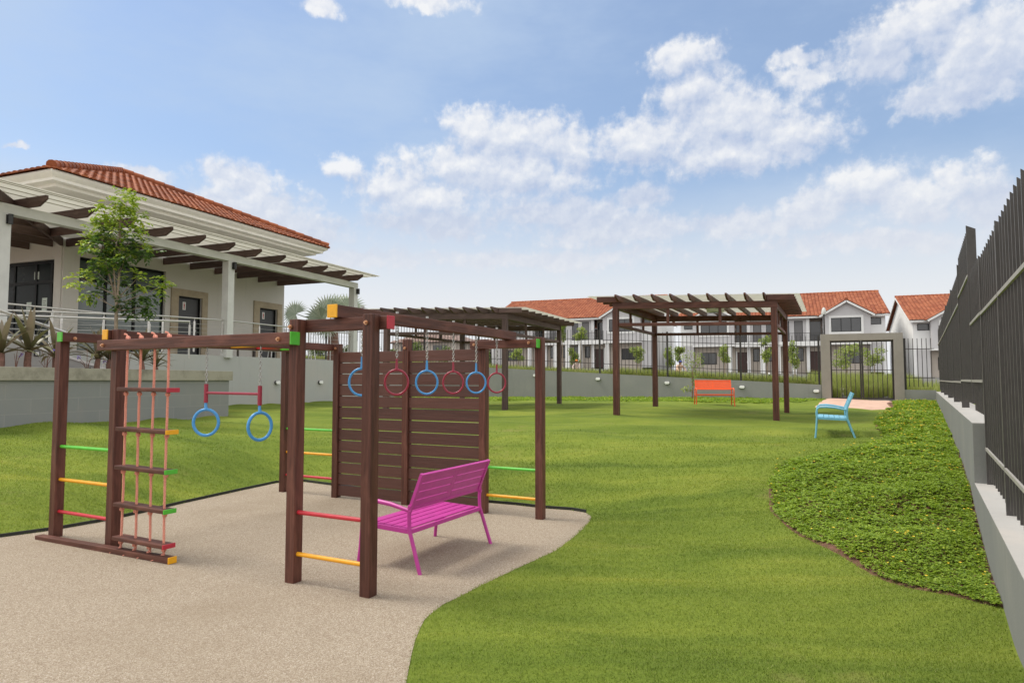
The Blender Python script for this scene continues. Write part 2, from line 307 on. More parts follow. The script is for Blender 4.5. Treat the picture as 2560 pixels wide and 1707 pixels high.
# ------------------------------------------------------------------ helpers
def tag(o, label=None, cat=None, group=None, kind=None):
    if label: o['label'] = label
    if cat: o['category'] = cat
    if group: o['group'] = group
    if kind: o['kind'] = kind
    return o
def thing(name, label, cat, loc=(0, 0, 0), rz=0, group=None):
    o = bpy.data.objects.new(name, None); C.objects.link(o); o.empty_display_size = .2
    o.location = loc; o.rotation_euler = (0, 0, rz)
    return tag(o, label, cat, group)
class MB:
    def __init__(s): s.v = []; s.f = []; s.mi = []; s.mats = []; s.cur = 0; s.sm = []; s.smooth = False
    def use(s, m):
        if m not in s.mats: s.mats.append(m)
        s.cur = s.mats.index(m); return s
    def face(s, pts):
        b = len(s.v); s.v += [tuple(p) for p in pts]; s.f.append(tuple(range(b, b + len(pts)))); s.mi.append(s.cur); s.sm.append(s.smooth)
    def add(s, vs, fs):
        b = len(s.v); s.v += [tuple(p) for p in vs]
        for f in fs: s.f.append(tuple(b + i for i in f)); s.mi.append(s.cur); s.sm.append(s.smooth)
    def box(s, x0, x1, y0, y1, z0, z1):
        s.add([(x0, y0, z0), (x1, y0, z0), (x1, y1, z0), (x0, y1, z0), (x0, y0, z1), (x1, y0, z1), (x1, y1, z1), (x0, y1, z1)],
              [(0, 3, 2, 1), (4, 5, 6, 7), (0, 1, 5, 4), (1, 2, 6, 5), (2, 3, 7, 6), (3, 0, 4, 7)])
    def prism(s, poly, axis, a, b_):
        "poly: 2-D outline (counter-clockwise), extruded along axis from a to b"
        def P(p, h):
            return {'x': (h, p[0], p[1]), 'y': (p[0], h, p[1]), 'z': (p[0], p[1], h)}[axis]
        n = len(poly)
        s.add([P(p, a) for p in poly] + [P(p, b_) for p in poly],
              [tuple(range(n))[::-1], tuple(range(n, 2 * n))] + [(i, (i + 1) % n, n + (i + 1) % n, n + i) for i in range(n)])
    def beam(s, p0, p1, wd, ht, up=(0, 0, 1)):
        p0, p1 = Vector(p0), Vector(p1); d = (p1 - p0).normalized(); up = Vector(up)
        sd_ = d.cross(up)
        if sd_.length < 1e-4: sd_ = d.cross(Vector((0, 1, 0)))
        sd_.normalize(); u2 = sd_.cross(d)
        q = []
        for p in (p0, p1):
            for a, b_ in ((-1, -1), (1, -1), (1, 1), (-1, 1)): q.append(p + sd_ * (a * wd / 2) + u2 * (b_ * ht / 2))
        s.add(q, [(0, 1, 2, 3), (7, 6, 5, 4), (0, 4, 5, 1), (1, 5, 6, 2), (2, 6, 7, 3), (3, 7, 4, 0)])
    def tube(s, pts, r, seg=8, closed=False, cap=True):
        pts = [Vector(p) for p in pts]; n = len(pts); rr = r if isinstance(r, (list, tuple)) else [r] * n
        vs = []; prev = None
        for i, p in enumerate(pts):
            if closed: d = pts[(i + 1) % n] - pts[i - 1]
            else: d = pts[min(i + 1, n - 1)] - pts[max(i - 1, 0)]
            d.normalize()
            if prev is None:
                a = d.orthogonal().normalized()
            else:
                a = (prev - d * prev.dot(d)); a = a.normalized() if a.length > 1e-6 else d.orthogonal().normalized()
            prev = a; b_ = d.cross(a)
            for k in range(seg):
                t_ = 2 * math.pi * k / seg; vs.append(p + (a * math.cos(t_) + b_ * math.sin(t_)) * rr[i])
        fs = []
        for i in range(n if closed else n - 1):
            j = (i + 1) % n
            for k in range(seg): fs.append((i * seg + k, i * seg + (k + 1) % seg, j * seg + (k + 1) % seg, j * seg + k))
        o = s.smooth; s.smooth = True; s.add(vs, fs); s.smooth = o
        if cap and not closed:
            s.face([vs[k] for k in range(seg)][::-1]); s.face([vs[(n - 1) * seg + k] for k in range(seg)])
    def ball(s, c, r, seg=10, rings=6, sc=(1, 1, 1)):
        c = Vector(c); vs = []; fs = []
        for i in range(rings + 1):
            ph = math.pi * i / rings
            for k in range(seg):
                t_ = 2 * math.pi * k / seg
                vs.append(c + Vector((r * sc[0] * math.sin(ph) * math.cos(t_), r * sc[1] * math.sin(ph) * math.sin(t_), r * sc[2] * math.cos(ph))))
        for i in range(rings):
            for k in range(seg): fs.append((i * seg + k, (i + 1) * seg + k, (i + 1) * seg + (k + 1) % seg, i * seg + (k + 1) % seg))
        o = s.smooth; s.smooth = True; s.add(vs, fs); s.smooth = o
    def build(s, name, m=None, parent=None, bevel=0, loc=None):
        me = bpy.data.meshes.new(name); me.from_pydata(s.v, [], s.f)
        if m is not None and not s.mats: s.mats = [m]
        for mm in s.mats: me.materials.append(M_[mm] if isinstance(mm, str) else mm)
        me.polygons.foreach_set('material_index', s.mi); me.polygons.foreach_set('use_smooth', s.sm)
        me.update()
        if bevel:
            bm = bmesh.new(); bm.from_mesh(me); bmesh.ops.remove_doubles(bm, verts=bm.verts, dist=1e-5)
            bmesh.ops.recalc_face_normals(bm, faces=bm.faces)
            bmesh.ops.bevel(bm, geom=[e for e in bm.edges if len(e.link_faces) == 2 and e.calc_face_angle(0) > .5], offset=bevel, segments=2, affect='EDGES', profile=.6)
            bm.to_mesh(me); bm.free()
        o = bpy.data.objects.new(name, me); C.objects.link(o)
        if parent is not None: o.parent = parent
        if loc: o.location = loc
        return o
def bar(parent, name, p0, p1, wd, ht, m, up=(0, 0, 1), bevel=.006, cut=None):
    "a squared timber: its own mesh lies along local X, so the grain follows it"
    p0, p1 = Vector(p0), Vector(p1); d = p1 - p0; L = d.length; x = d.normalized()
    z = Vector(up); y = z.cross(x)
    if y.length < 1e-4: z = Vector((0, 1, 0)); y = z.cross(x)
    y.normalize(); z = x.cross(y)
    b = MB()
    if cut:
        b.prism([(-L / 2, -ht / 2), (L / 2 - cut[0] , -ht / 2), (L / 2, ht / 2 - cut[1]), (L / 2, ht / 2), (-L / 2, ht / 2)][::1], 'y', wd / 2, -wd / 2)
    else: b.box(-L / 2, L / 2, -wd / 2, wd / 2, -ht / 2, ht / 2)
    o = b.build(name, m, parent, bevel)
    mt = Matrix((x, y, z)).transposed().to_4x4(); mt.translation = (p0 + p1) / 2
    o.matrix_local = mt; o['_L'] = L
    return o
def cap(beam_o, end, m, wd, ht, th=.006):
    L = beam_o['_L']; b = MB(); x0 = L / 2 * end
    b.box(min(x0, x0 + th * end) - .004, max(x0, x0 + th * end) + .001, -wd / 2 - .0025, wd / 2 + .0025, -ht / 2 - .0025, ht / 2 + .0025)
    return b.build('end_cap', m, beam_o, .004)
def copy_tree(o, parent=None):
    c = o.copy(); C.objects.link(c)
    if parent is not None: c.parent = parent
    for ch in list(o.children): copy_tree(ch, c)
    return c
def np_mesh(name, verts, faces_flat, loop_counts, m, parent=None, mi=None, smooth=False):
    me = bpy.data.meshes.new(name); verts = np.asarray(verts, np.float32)
    me.vertices.add(len(verts)); me.vertices.foreach_set('co', verts.ravel())
    ff = np.asarray(faces_flat, np.int32); lc = np.asarray(loop_counts, np.int32)
    me.loops.add(len(ff)); me.loops.foreach_set('vertex_index', ff)
    me.polygons.add(len(lc)); me.polygons.foreach_set('loop_start', np.r_[0, np.cumsum(lc)[:-1]].astype(np.int32)); me.polygons.foreach_set('loop_total', lc)
    for q in (m if isinstance(m, (list, tuple)) else [m]): me.materials.append(M_[q])
    if mi is not None: me.polygons.foreach_set('material_index', np.asarray(mi, np.int32))
    if smooth: me.polygons.foreach_set('use_smooth', np.ones(len(lc), bool))
    me.update(calc_edges=True)
    o = bpy.data.objects.new(name, me); C.objects.link(o)
    if parent is not None: o.parent = parent
    return o
def leaves_np(centers, dirs, ups, length, width, bend=.0):
    "one rhombus-like leaf (2 quads folded along the midrib) for each centre"
    n = len(centers); d = dirs / np.linalg.norm(dirs, axis=1, keepdims=True)
    s_ = np.cross(d, ups); s_ /= np.linalg.norm(s_, axis=1, keepdims=True) + 1e-9; u = np.cross(s_, d)
    L = np.broadcast_to(np.asarray(length, float), (n,))[:, None]; Wd = np.broadcast_to(np.asarray(width, float), (n,))[:, None]
    a = centers; e = centers + d * L - u * L * bend; mid = centers + d * L * .5
    l = mid + s_ * Wd * .5 + u * Wd * .12; r = mid - s_ * Wd * .5 + u * Wd * .12
    v = np.stack([a, l, e, r], 1).reshape(-1, 3)
    i = np.arange(n)[:, None] * 4
    f = np.concatenate([i + np.array([[0, 1, 2, 3]])], 1).ravel()
    return v, f, np.full(n, 4)
def vary(a): return a

# ------------------------------------------------------------------ ground

CP=np.array([(2.6,3.5,0),(3.3,4.5,.03),(4.06,5.8,.11),(4.58,6.65,.27),(5.6,8.3,.46),(7.65,11.6,.57),(11.1,17.3,.67),(14.6,22.9,.75),
(2.37,15.0,.72),(5.72,14.2,.61),(3.9,18.2,.77),(7.3,17.9,.65),(11.3,24.3,.79),(3.3,27.5,.75),(-1,29.3,.71),(-8.15,10.6,.78),(-7.4,12.4,.75),(-6.4,14.9,.72),
(-8.78,20.4,.736),(-7.9,22.7,.71),(-6.3,26.5,.71),(-.18,17.1,.755),(1.5,21.2,.75),(-3.2,17.4,.75),(6.0,12.3,.5),(0,0,0),(3,0,0),(-5,3,0),(1.6,3,0),(1.2,5.5,0),(1.5,7.5,.03),(1.3,9.5,.2),(1.6,11.5,.47),
(3.2,7.6,.16),(-9,8,.3),(-6.9,8.6,.42),(-3.4,11.5,.42),(-1,10.6,.3),(-3.5,14,.68),(-9,-2,0),(6,-2,0),(20,30,.8),(-15,12,.8),(-14,5,.3)])
def _k(r): return r**2*np.log(r+1e-9)
_n=len(CP);_A=np.zeros((_n+3,_n+3));_d=np.hypot(CP[:,None,0]-CP[None,:,0],CP[:,None,1]-CP[None,:,1])
_A[:_n,:_n]=_k(_d)+np.eye(_n)*.15;_P=np.c_[np.ones(_n),CP[:,:2]];_A[:_n,_n:]=_P;_A[_n:,:_n]=_P.T
_W=np.linalg.solve(_A,np.r_[CP[:,2],0,0,0])
PIT=None
def sdf(x,y,poly):
    "signed distance, negative inside"
    x=np.asarray(x,float);y=np.asarray(y,float)
    d=np.full(x.shape,1e9);ins=np.zeros(x.shape,bool)
    for (x0,y0),(x1,y1) in zip(poly,np.roll(poly,-1,0)):
        ex,ey=x1-x0,y1-y0;t=np.clip(((x-x0)*ex+(y-y0)*ey)/(ex*ex+ey*ey+1e-12),0,1)
        d=np.minimum(d,np.hypot(x-x0-t*ex,y-y0-t*ey))
        c=((y0>y)!=(y1>y))&(x<(x1-x0)*(y-y0)/((y1-y0) if y1!=y0 else 1e-12)+x0);ins^=c
    return np.where(ins,-d,d)
def raw(x,y):
    x=np.asarray(x,float);y=np.asarray(y,float)
    r=np.zeros(x.shape)
    for (cx,cy,_),w in zip(CP,_W): r=r+w*_k(np.hypot(x-cx,y-cy))
    return r+_W[_n]+_W[_n+1]*x+_W[_n+2]*y
def terr(x,y):
    z=np.clip(raw(x,y),0,.95)
    s=sdf(x,y,PIT)
    m=np.clip(s/1.2,0,1);m=m*m*(3-2*m)
    return np.where(s<0,np.maximum(s*.3,-.06),z*m+.012*np.clip(s/.05,0,1))
PIT = np.array([(-9.5, 5.2), (-7.0, 5.9), (-5.031, 6.606), (-4.709, 6.938), (-4.483, 7.305), (-4.323, 7.714), (-4.137, 8.354), (-3.793, 9.339), (-3.534, 10.021), (-3.151, 10.141), (-2.49, 9.694), (-1.509, 9.032), (-0.775, 8.678), (-0.29, 8.43), (0.052, 8.273), (0.388, 8.072), (0.714, 7.952), (0.864, 7.811), (0.901, 7.608), (0.853, 7.353), (0.749, 7.002), (0.588, 6.566), (0.415, 6.139), (0.246, 5.853), (0.089, 5.617), (-0.093, 5.314), (-0.244, 5.07), (-0.37, 4.831), (-0.469, 4.678), (-0.531, 4.505), (-0.567, 4.372), (-0.575, 4.208), (-0.576, 4.061), (-0.569, 3.846), (-0.542, 3.475), (-0.52, 2.0), (-0.75, 0.0), (-1.0, -3.0), (-9.5, -3.0)])
BED = np.array([(12.0, 21.6), (10.173, 17.888), (9.136, 16.418), (7.954, 14.536), (7.152, 13.056), (6.527, 11.547), (5.745, 10.657), (5.212, 10.278), (4.689, 9.869), (4.236, 9.561), (3.866, 9.403), (3.581, 9.065), (3.315, 8.547), (3.091, 8.02), (2.939, 7.592), (2.807, 7.183), (2.749, 6.784), (2.752, 6.365), (2.76, 5.955), (2.817, 5.605), (2.883, 5.324), (2.927, 5.094), (2.965, 4.944), (3.042, 4.764), (3.112, 4.594), (3.154, 4.463), (3.2, 4.4)])
H22, H32, H27 = R(22), R(31.7), R(27.243)
vb = np.array([math.sin(H22), math.cos(H22)]); ub = np.array([math.cos(H22), -math.sin(H22)])
GATE = np.array([11.315, 24.3]); COL = np.array([-8.784, 20.4])
FB = np.array([2.693, 3.575]); fd = np.array([math.sin(H32), math.cos(H32)]); fn = np.array([math.cos(H32), -math.sin(H32)])
CORNER = GATE + ub * 3.6
BEDFULL = np.r_[BED, [FB + fd * 1.0, FB + fd * 10, FB + fd * 22.6]]
STRIP = np.array([GATE + ub * 0.35, GATE + ub * -26, GATE + ub * -26 - vb * 3.4, GATE + ub * -1.7 - vb * 3.6])
PATH = np.array([(9.15, 20.1), (11.62, 24.6), (13.5, 23.6), (10.75, 18.7)])
def Z(x, y): return float(terr(np.array([x]), np.array([y]))[0])
xs = np.arange(-17, 17.01, .13); ys = np.arange(-4, 34.01, .13)
gx, gy = np.meshgrid(xs, ys); gz = terr(gx.ravel(), gy.ravel()).reshape(gx.shape)
sd_pit = sdf(gx.ravel(), gy.ravel(), PIT).reshape(gx.shape)
und = 1.5 * (.014 * np.sin(gy * 5.2 + 1.3 * np.sin(gx * .9) + gx * .7) + .010 * np.sin(gy * 2.9 - gx * 1.1 + 2 * np.sin(gx * .6 + gy * .3)) .real + .006 * np.sin(gx * 4.1 + gy * 3.3))
gz = gz + und * np.clip(sd_pit / .8, 0, 1)
def grid_obj(name, gx, gy, gz, m):
    ny, nx = gx.shape; idx = np.arange(nx * ny).reshape(ny, nx)
    f = np.stack([idx[:-1, :-1], idx[:-1, 1:], idx[1:, 1:], idx[1:, :-1]], -1).reshape(-1)
    return np_mesh(name, np.stack([gx, gy, gz], -1).reshape(-1, 3), f, np.full((ny - 1) * (nx - 1), 4), m, smooth=True)
tag(grid_obj('lawn', gx, gy, gz, 'lawn'), kind='structure')
def ground_z(x, y):
    i = np.clip((np.asarray(x) + 17) / .13, 0, len(xs) - 1.001); j = np.clip((np.asarray(y) + 4) / .13, 0, len(ys) - 1.001)
    i0, j0 = i.astype(int), j.astype(int); fx, fy = i - i0, j - j0
    return gz[j0, i0] * (1 - fx) * (1 - fy) + gz[j0, i0 + 1] * fx * (1 - fy) + gz[j0 + 1, i0] * (1 - fx) * fy + gz[j0 + 1, i0 + 1] * fx * fy
def fill(name, poly, zf, m):
    bm = bmesh.new(); vs = [bm.verts.new((x, y, 0)) for x, y in poly]; bm.faces.new(vs)
    bmesh.ops.triangulate(bm, faces=bm.faces[:])
    for v in bm.verts: v.co.z = zf(v.co.x, v.co.y)
    bmesh.ops.recalc_face_normals(bm, faces=bm.faces)
    if bm.faces[0].normal.z < 0: bmesh.ops.reverse_faces(bm, faces=bm.faces[:])
    me = bpy.data.meshes.new(name); bm.to_mesh(me); bm.free(); me.materials.append(M_[m])
    o = bpy.data.objects.new(name, me); C.objects.link(o); return tag(o, kind='structure')
fill('play_surface', PIT, lambda x, y: 0.0, 'sand')
def patch(name, poly, lift, m, step=.13, grow=0):
    "a sheet that follows the lawn a little above it, cut along an outline"
    mn, mx = poly.min(0) - .3, poly.max(0) + .3
    X, Y = np.meshgrid(np.arange(mn[0], mx[0], step), np.arange(mn[1], mx[1], step))
    s_ = sdf(X.ravel(), Y.ravel(), poly).reshape(X.shape) - grow
    Zz = ground_z(X, Y) + np.clip(-s_ / .12, -1, 1) * lift
    keep = (s_[:-1, :-1] < .15) & (s_[1:, 1:] < .15)
    idx = np.arange(X.size).reshape(X.shape)
    q = np.stack([idx[:-1, :-1], idx[:-1, 1:], idx[1:, 1:], idx[1:, :-1]], -1)[keep]
    return tag(np_mesh(name, np.stack([X, Y, Zz], -1).reshape(-1, 3), q.ravel(), np.full(len(q), 4), m, smooth=True), kind='structure')
patch('planting_bed', BEDFULL, .03, 'soil', grow=.015)
patch('flower_strip_soil', STRIP, .02, 'lawn')
patch('paved_path', PATH, .03, 'slab', step=.09)
# black plastic edging where the lawn meets the play surface (left side and back)
e = MB(); pts = PIT[1:18]
for (x0, y0), (x1, y1) in zip(pts[:-1], pts[1:]): e.beam((x0, y0, .016), (x1, y1, .016), .012, .035)
tag(e.build('lawn_edging', 'edging'), 'low black edging strip between the lawn and the gravel play surface', 'edging')
# the street side, beyond the back wall, out to the horizon
def street_z(x, y):
    px, py = x - GATE[0], y - GATE[1]; t_ = np.clip(px * ub[0] + py * ub[1], -30, 26); w_ = np.clip(px * vb[0] + py * vb[1], 0, 60)
    z_ = 1.34 - .053 * t_ * (1 - w_ / 100) + .019 * w_ - .1
    m_ = np.clip((t_ + .3) / .5, 0, 1) * np.clip(1 - w_ / 7, 0, 1) ** .5
    return z_ * (1 - m_) + (.77 + .10 * w_) * m_
tt = np.r_[-900, -300, -120, -60, np.arange(-40, -.9, 2), -.3, 0, .3, 1, 2, 3, 4, np.arange(6, 40.1, 2), 70, 130, 300, 900]; ww = np.r_[.16, .5, 1, 2, 4, 6, 10, 15, 20, 30, 40, 50, 60, 90, 150, 300, 700, 1800]
T_, W__ = np.meshgrid(tt, ww); SX = GATE[0] + T_ * ub[0] + W__ * vb[0]; SY = GATE[1] + T_ * ub[1] + W__ * vb[1]
tag(grid_obj('street_ground', SX, SY, street_z(SX, SY) - np.clip((W__ - 60) * .004, 0, 4), 'asphalt'), kind='structure')
g = MB(); g.face([(-1500, -1500, -.5), (1500, -1500, -.5), (1500, 1500, -.5), (-1500, 1500, -.5)]); tag(g.build('outer_ground', 'soil'), kind='structure')

# grass blades on the part of the lawn near enough to show them
def fence_side(x, y): return (x - FB[0]) * fn[0] + (y - FB[1]) * fn[1]
N = 760000
Yr = 2.3 + (13.5 - 2.3) * rng.random(N) ** 1.55
Xr = (rng.random(N) * 2 - 1) * (.94 * Yr + .7)
k_ = (sdf(Xr, Yr, PIT) > -.015 - .09 * rng.random(N) ** 4) & (sdf(Xr, Yr, BEDFULL) > -.04) & (fence_side(Xr, Yr) < -.01) & (((Xr + 8.15) * ub[0] + (Yr - 10.6) * ub[1]) > .02)
k_ &= rng.random(N) > np.clip((Yr - 8) / 5.5, 0, 1) ** .8
Xr, Yr = Xr[k_], Yr[k_]; n = len(Xr); Zr = ground_z(Xr, Yr) - .006
sz = (.75 + .6 * rng.random(n)) * (1 + .10 * np.clip(Yr - 3, 0, 8)); h = .0155 * sz; wd = .0034 * sz * (1 + .06 * np.clip(Yr - 3, 0, 8))
aa = rng.random(n) * 6.283; ln = rng.random(n) * .75; la = rng.random(n) * 6.283
p = np.stack([Xr, Yr, Zr], 1); sv = np.stack([np.cos(aa), np.sin(aa), 0 * aa], 1) * wd[:, None] * .5
m1 = p + np.stack([np.cos(la) * ln * h * .35, np.sin(la) * ln * h * .35, h * .6], 1); tp = p + np.stack([np.cos(la) * ln * h, np.sin(la) * ln * h, h * (1 - .35 * ln)], 1)
V = np.stack([p - sv, p + sv, m1 + sv * .7, m1 - sv * .7, tp], 1).reshape(-1, 3)
i = np.arange(n)[:, None] * 5; F = np.concatenate([i + np.array([[0, 1, 2, 3]]), i + np.array([[3, 2, 4]])], 1).ravel()
tag(np_mesh('grass', V, F, np.tile([4, 3], n), 'blade'), kind='stuff')

# ground cover with yellow flowers: the big bed and the strip along the back wall
def cover(name, poly, n0, near, far, hs=1, fs=1):
    mn, mx = poly.min(0), poly.max(0)
    y = near + (far - near) * rng.random(n0) ** 1.9; x = mn[0] + (mx[0] - mn[0]) * rng.random(n0)
    ok = (sdf(x, y, poly) < .012 + .016 * np.sin(x * 7 + y * 5) - .06 * rng.random(n0) * (np.sin(x * 3 + y * 2.3) > -.2)) & (fence_side(x, y) < -.02) & (sdf(x, y, PATH) > .03); x, y = x[ok], y[ok]
    inn = np.clip(-sdf(x, y, poly) / .35, .15, 1)
    lump = .5 + .5 * np.sin(x * 9 + 2 * np.sin(y * 5)) * np.sin(y * 8 + 1.5 * np.sin(x * 6)); lump = .6 * lump + .4 * rng.random(len(x))
    z = ground_z(x, y) + .02 + hs * inn * (.03 + .085 * lump * rng.random(len(x)) ** .4)
    k = np.clip(y / 6, .7, 3.2)
    n = len(x); V = []; F = []; LC = []; MI = []; base = 0
    a0 = rng.random(n) * 6.283
    for j in range(4):
        a = a0 + j * 1.5708 + rng.normal(0, .25, n); tl = rng.normal(.12, .3, n)
        d = np.stack([np.cos(a), np.sin(a), np.sin(tl)], 1); L = (.021 + .013 * rng.random(n)) * k ** .75
        v, f, lc = leaves_np(np.stack([x, y, z], 1), d, np.stack([rng.normal(0, .25, n), rng.normal(0, .25, n), np.ones(n)], 1), L, L * .62, .12)
        V.append(v); F.append(f + base); LC.append(lc); MI.append(np.zeros(n, int)); base += len(v)
    fl = rng.random(n) < fs * (.010 + .0022 * np.clip(y - 6, 0, 8)); xf, yf = x[fl], y[fl]; zf = ground_z(xf, yf) + hs * .10 + .04 * rng.random(fl.sum()); kf = k[fl]
    for j in range(3):
        a = rng.random(len(xf)) * 6.283; d = np.stack([np.cos(a), np.sin(a), .5 + 0 * a], 1)
        v, f, lc = leaves_np(np.stack([xf, yf, zf], 1), d, np.stack([0 * xf, 0 * xf, 1 + 0 * xf], 1), .016 * kf ** .6, .018 * kf ** .6, .1)
        V.append(v); F.append(f + base); LC.append(lc); MI.append(np.ones(len(xf), int)); base += len(v)
    tag(np_mesh(name, np.concatenate(V), np.concatenate(F), np.concatenate(LC), ['leaf_cover', 'flower_y'], mi=np.concatenate(MI)), kind='stuff')
cover('ground_cover', BEDFULL, 330000, 4.2, 24, 1, .6)
cover('flower_strip', STRIP, 60000, 19, 34, .4, .5)
# ------------------------------------------------------------------ climbing frame (local x = across the front, y = to the back row)
FZ = 2.016; A = .09
cf = thing('climbing_frame', 'dark stained timber climbing frame with coloured rungs and a plank wall', 'climbing frame', (-4.509, 6.635, 0), -H27)
W1, W2, W3, DP = .915, 3.182, 3.91, 2.948
posts = {'L1': (0, 0, FZ), 'L2': (W1, 0, FZ), 'F1': (W2, 0, FZ), 'F2': (W3, 0, FZ + .01), 'R1': (0, DP, FZ), 'R2': (W1 + .03, DP, FZ), 'M': (W1 + 1.16, DP, FZ + .03), 'R3': (W2, DP, FZ), 'R4': (W3, DP, FZ + .005)}
def bolt(parent, x, y, z, ax):
    b = MB(); d = Vector(ax); c = Vector((x, y, z)); b.tube([c, c + d * .012], .017, 12); b.tube([c + d * .012, c + d * .026], .010, 6); b.build('bolt', 'bolt', parent)
PO = {k: bar(cf, 'post', (x, y, -.25), (x, y, z), A, A, 'wood', up=(0, 1, 0)) for k, (x, y, z) in posts.items()}
h = A
# overhead ladder beams (run to the back), bolted to the inner faces of the left posts
b1 = bar(cf, 'beam', (A, -.075, FZ - .05), (A, DP + .06, FZ - .045), .075, h, 'wood'); cap(b1, -1, 'capg', .075, h)
b2 = bar(cf, 'beam', (W1 - A, -.075, FZ - .05), (W1 - A + .03, DP + .06, FZ - .045), .075, h, 'wood'); cap(b2, -1, 'capy', .075, h)
for x, s_ in ((A + .0375, 1), (W1 - A + .0375, 1)): bolt(cf, x, .04 if s_ else 0, FZ - .06, (1, 0, 0))
for k, (y, m) in enumerate(zip(np.linspace(.72, DP - .22, 6), ['rungg', 'rungr', 'rungy', 'rungy', 'rungr', 'rungg'])):
    b = MB(); b.tube([(A, y, FZ - .062), (W1 - A, y, FZ - .062)], .017, 12); b.build('rung', m, cf)
# long front beam with the rope ladder and the trapeze
B1Z = 1.862
fb_ = bar(cf, 'beam', (W1 - .12, -.09, B1Z), (W2 + .06, -.09, B1Z), .09, .095, 'wood'); cap(fb_, 1, 'capg', .09, .095)
bolt(cf, W1 - .02, -.135, B1Z, (0, -1, 0)); bolt(cf, W2 - .06, -.135, B1Z - .005, (0, -1, 0)); bolt(cf, W2 - .045 + .02, -.047, FZ - .06, (0, -1, 0))
# right bay cross beams and the ring beam on top
cb1 = bar(cf, 'beam', (W2 - .03, .085, FZ - .048), (W3 + .11, .085, FZ - .048), .08, .095, 'wood'); cap(cb1, 1, 'capr', .08, .095)
cb2 = bar(cf, 'beam', (W2 - .12, DP - .085, FZ - .068), (W3 + .015, DP - .085, FZ - .068), .08, .095, 'wood'); cap(cb2, 1, 'capg', .08, .095)
bolt(cf, W3 - .005, -.047, FZ - .055, (0, -1, 0)); bolt(cf, W3 - .08, DP - .126, FZ - .06, (0, -1, 0)); bolt(cf, W2 - .06, DP - .126, FZ - .065, (0, -1, 0))
bolt(cf, W1 + .03, DP - .047, FZ - .06, (0, -1, 0)); bolt(cf, W1 + 1.16, DP - .047, FZ - .08, (0, -1, 0))
PM = W2 + .364
rb = bar(cf, 'beam', (PM, -.01, FZ + .05), (PM, DP + .04, FZ + .03), .09, .096, 'wood'); cap(rb, -1, 'capy', .09, .096)
# plank wall between the back posts
pw = MB(); nz = 13; ph = 1.885 / nz
for (xa, xb) in ((W1 + .075, W1 + 1.115), (W1 + 1.205, W2 - .045)):
    for k in range(nz):
        z0 = .03 + k * ph; j = random.uniform(-.003, .003)
        pw.box(xa, xb, DP - .018 + j, DP + .02 + j, z0, z0 + ph - .011)
M_['plankh'] = mat('stained_planks', (0, 0, 0), .5, bump=.22, stretch=(1, 1, 1), tex=lambda t, v, tc: (lambda g: (t.mix(.5, t.ramp(g, [(.25, (.046, .017, .012)), (.5, (.082, .029, .021)), (.78, (.118, .044, .031))]), t.ramp(t.n('ShaderNodeNewGeometry').outputs['Random Per Island'], [(0, (.055, .019, .014)), (1, (.125, .047, .032))])), g))(t.noise(t.scale(v, (1.4, 20, 20)), 1.6, 8, .65, dist=.5)))
pw.build('plank_wall', 'plankh', cf, .004)
# rungs between the end posts
def rung(xa, xb, y, z, m):
    b = MB(); b.tube([(xa, y, z), (xb, y, z)], .0165, 12); b.build('rung', m, cf)
for z, m in ((.53, 'rungr'), (.215, 'rungy')): rung(W2 - .02, W3 + .02, -.005, z, m)
for z, m in ((.53, 'rungg'), (.21, 'rungy')): rung(W2 - .02, W3 + .02, DP, z, m)
for z, m in ((.868, 'rungg'), (.547, 'rungy'), (.235, 'rungr')): rung(-.02, W1 + .05, DP, z, m)
for z, m in ((.885, 'rungg'), (.562, 'rungy'), (.25, 'rungr')): rung(-.055, W1 + .02, 0, z, m)
gb = bar(cf, 'ground_beam', (-.06, -.12, .012), (1.90, -.10, .028), .075, .05, 'wood'); cap(gb, 1, 'capy', .075, .05)
bpy.context.view_layer.update()
def inframe(x, y, z): return cf.matrix_world @ Vector((x, y, z))

# rope ladder
rl = thing('rope_ladder', 'salmon pink rope ladder with five wooden steps hanging from the front beam', 'rope ladder', inframe(1.19, -.09, 0), -H27)
RX = [0, .19, .385, .575]; SZ = [1.46, 1.10, .762, .43, .138]
def knot(b, c, r=.024):
    c = Vector(c)
    for k in range(3):
        a = k * 1.05; ax = Vector((math.cos(a), math.sin(a), .35 * (k - 1))).normalized(); u1 = ax.orthogonal().normalized(); u2 = ax.cross(u1)
        b.tube([c + (u1 * math.cos(t_) + u2 * math.sin(t_)) * r * .62 for t_ in np.linspace(0, 6.283, 9)[:-1]], r * .42, 6, closed=True)
for i, rx in enumerate(RX):
    b = MB(); zs = np.arange(.05, 1.93, .0115); ph0 = random.random() * 6
    for sidx in range(3):
        pts = []
        for z in zs:
            a = z * 2 * math.pi / .062 + sidx * 2.094 + ph0; sw = .010 * math.sin(z * 2.1 + i) * (1.6 - z) * .5
            pts.append((rx + .0058 * math.cos(a) + sw + .02 * (1 - z / 1.9) * (i - 1.5) / 3, .0058 * math.sin(a) + sw * .6, z))
        b.tube(pts, .0062, 5)
    for z in SZ: knot(b, (rx + .02 * (1 - z / 1.9) * (i - 1.5) / 3, 0, z - .04), .022)
    knot(b, (rx, 0, 1.922), .022); knot(b, (rx + .026, -.012, 1.916), .015); b.tube([(rx, 0, 1.93), (rx - .012, -.01, 1.955), (rx - .03, -.015, 1.958)], [.009, .008, .010], 6)
    b.tube([(rx, 0, .06), (rx - .02, -.01, .035), (rx - .05, -.04, .018)], .0105, 6)
    for q in range(3): b.tube([(rx - .05, -.04, .018), (rx - .075 - .01 * q, -.06 + .012 * q, .006)], .004, 4)
    b.build('rope', 'rope', rl)
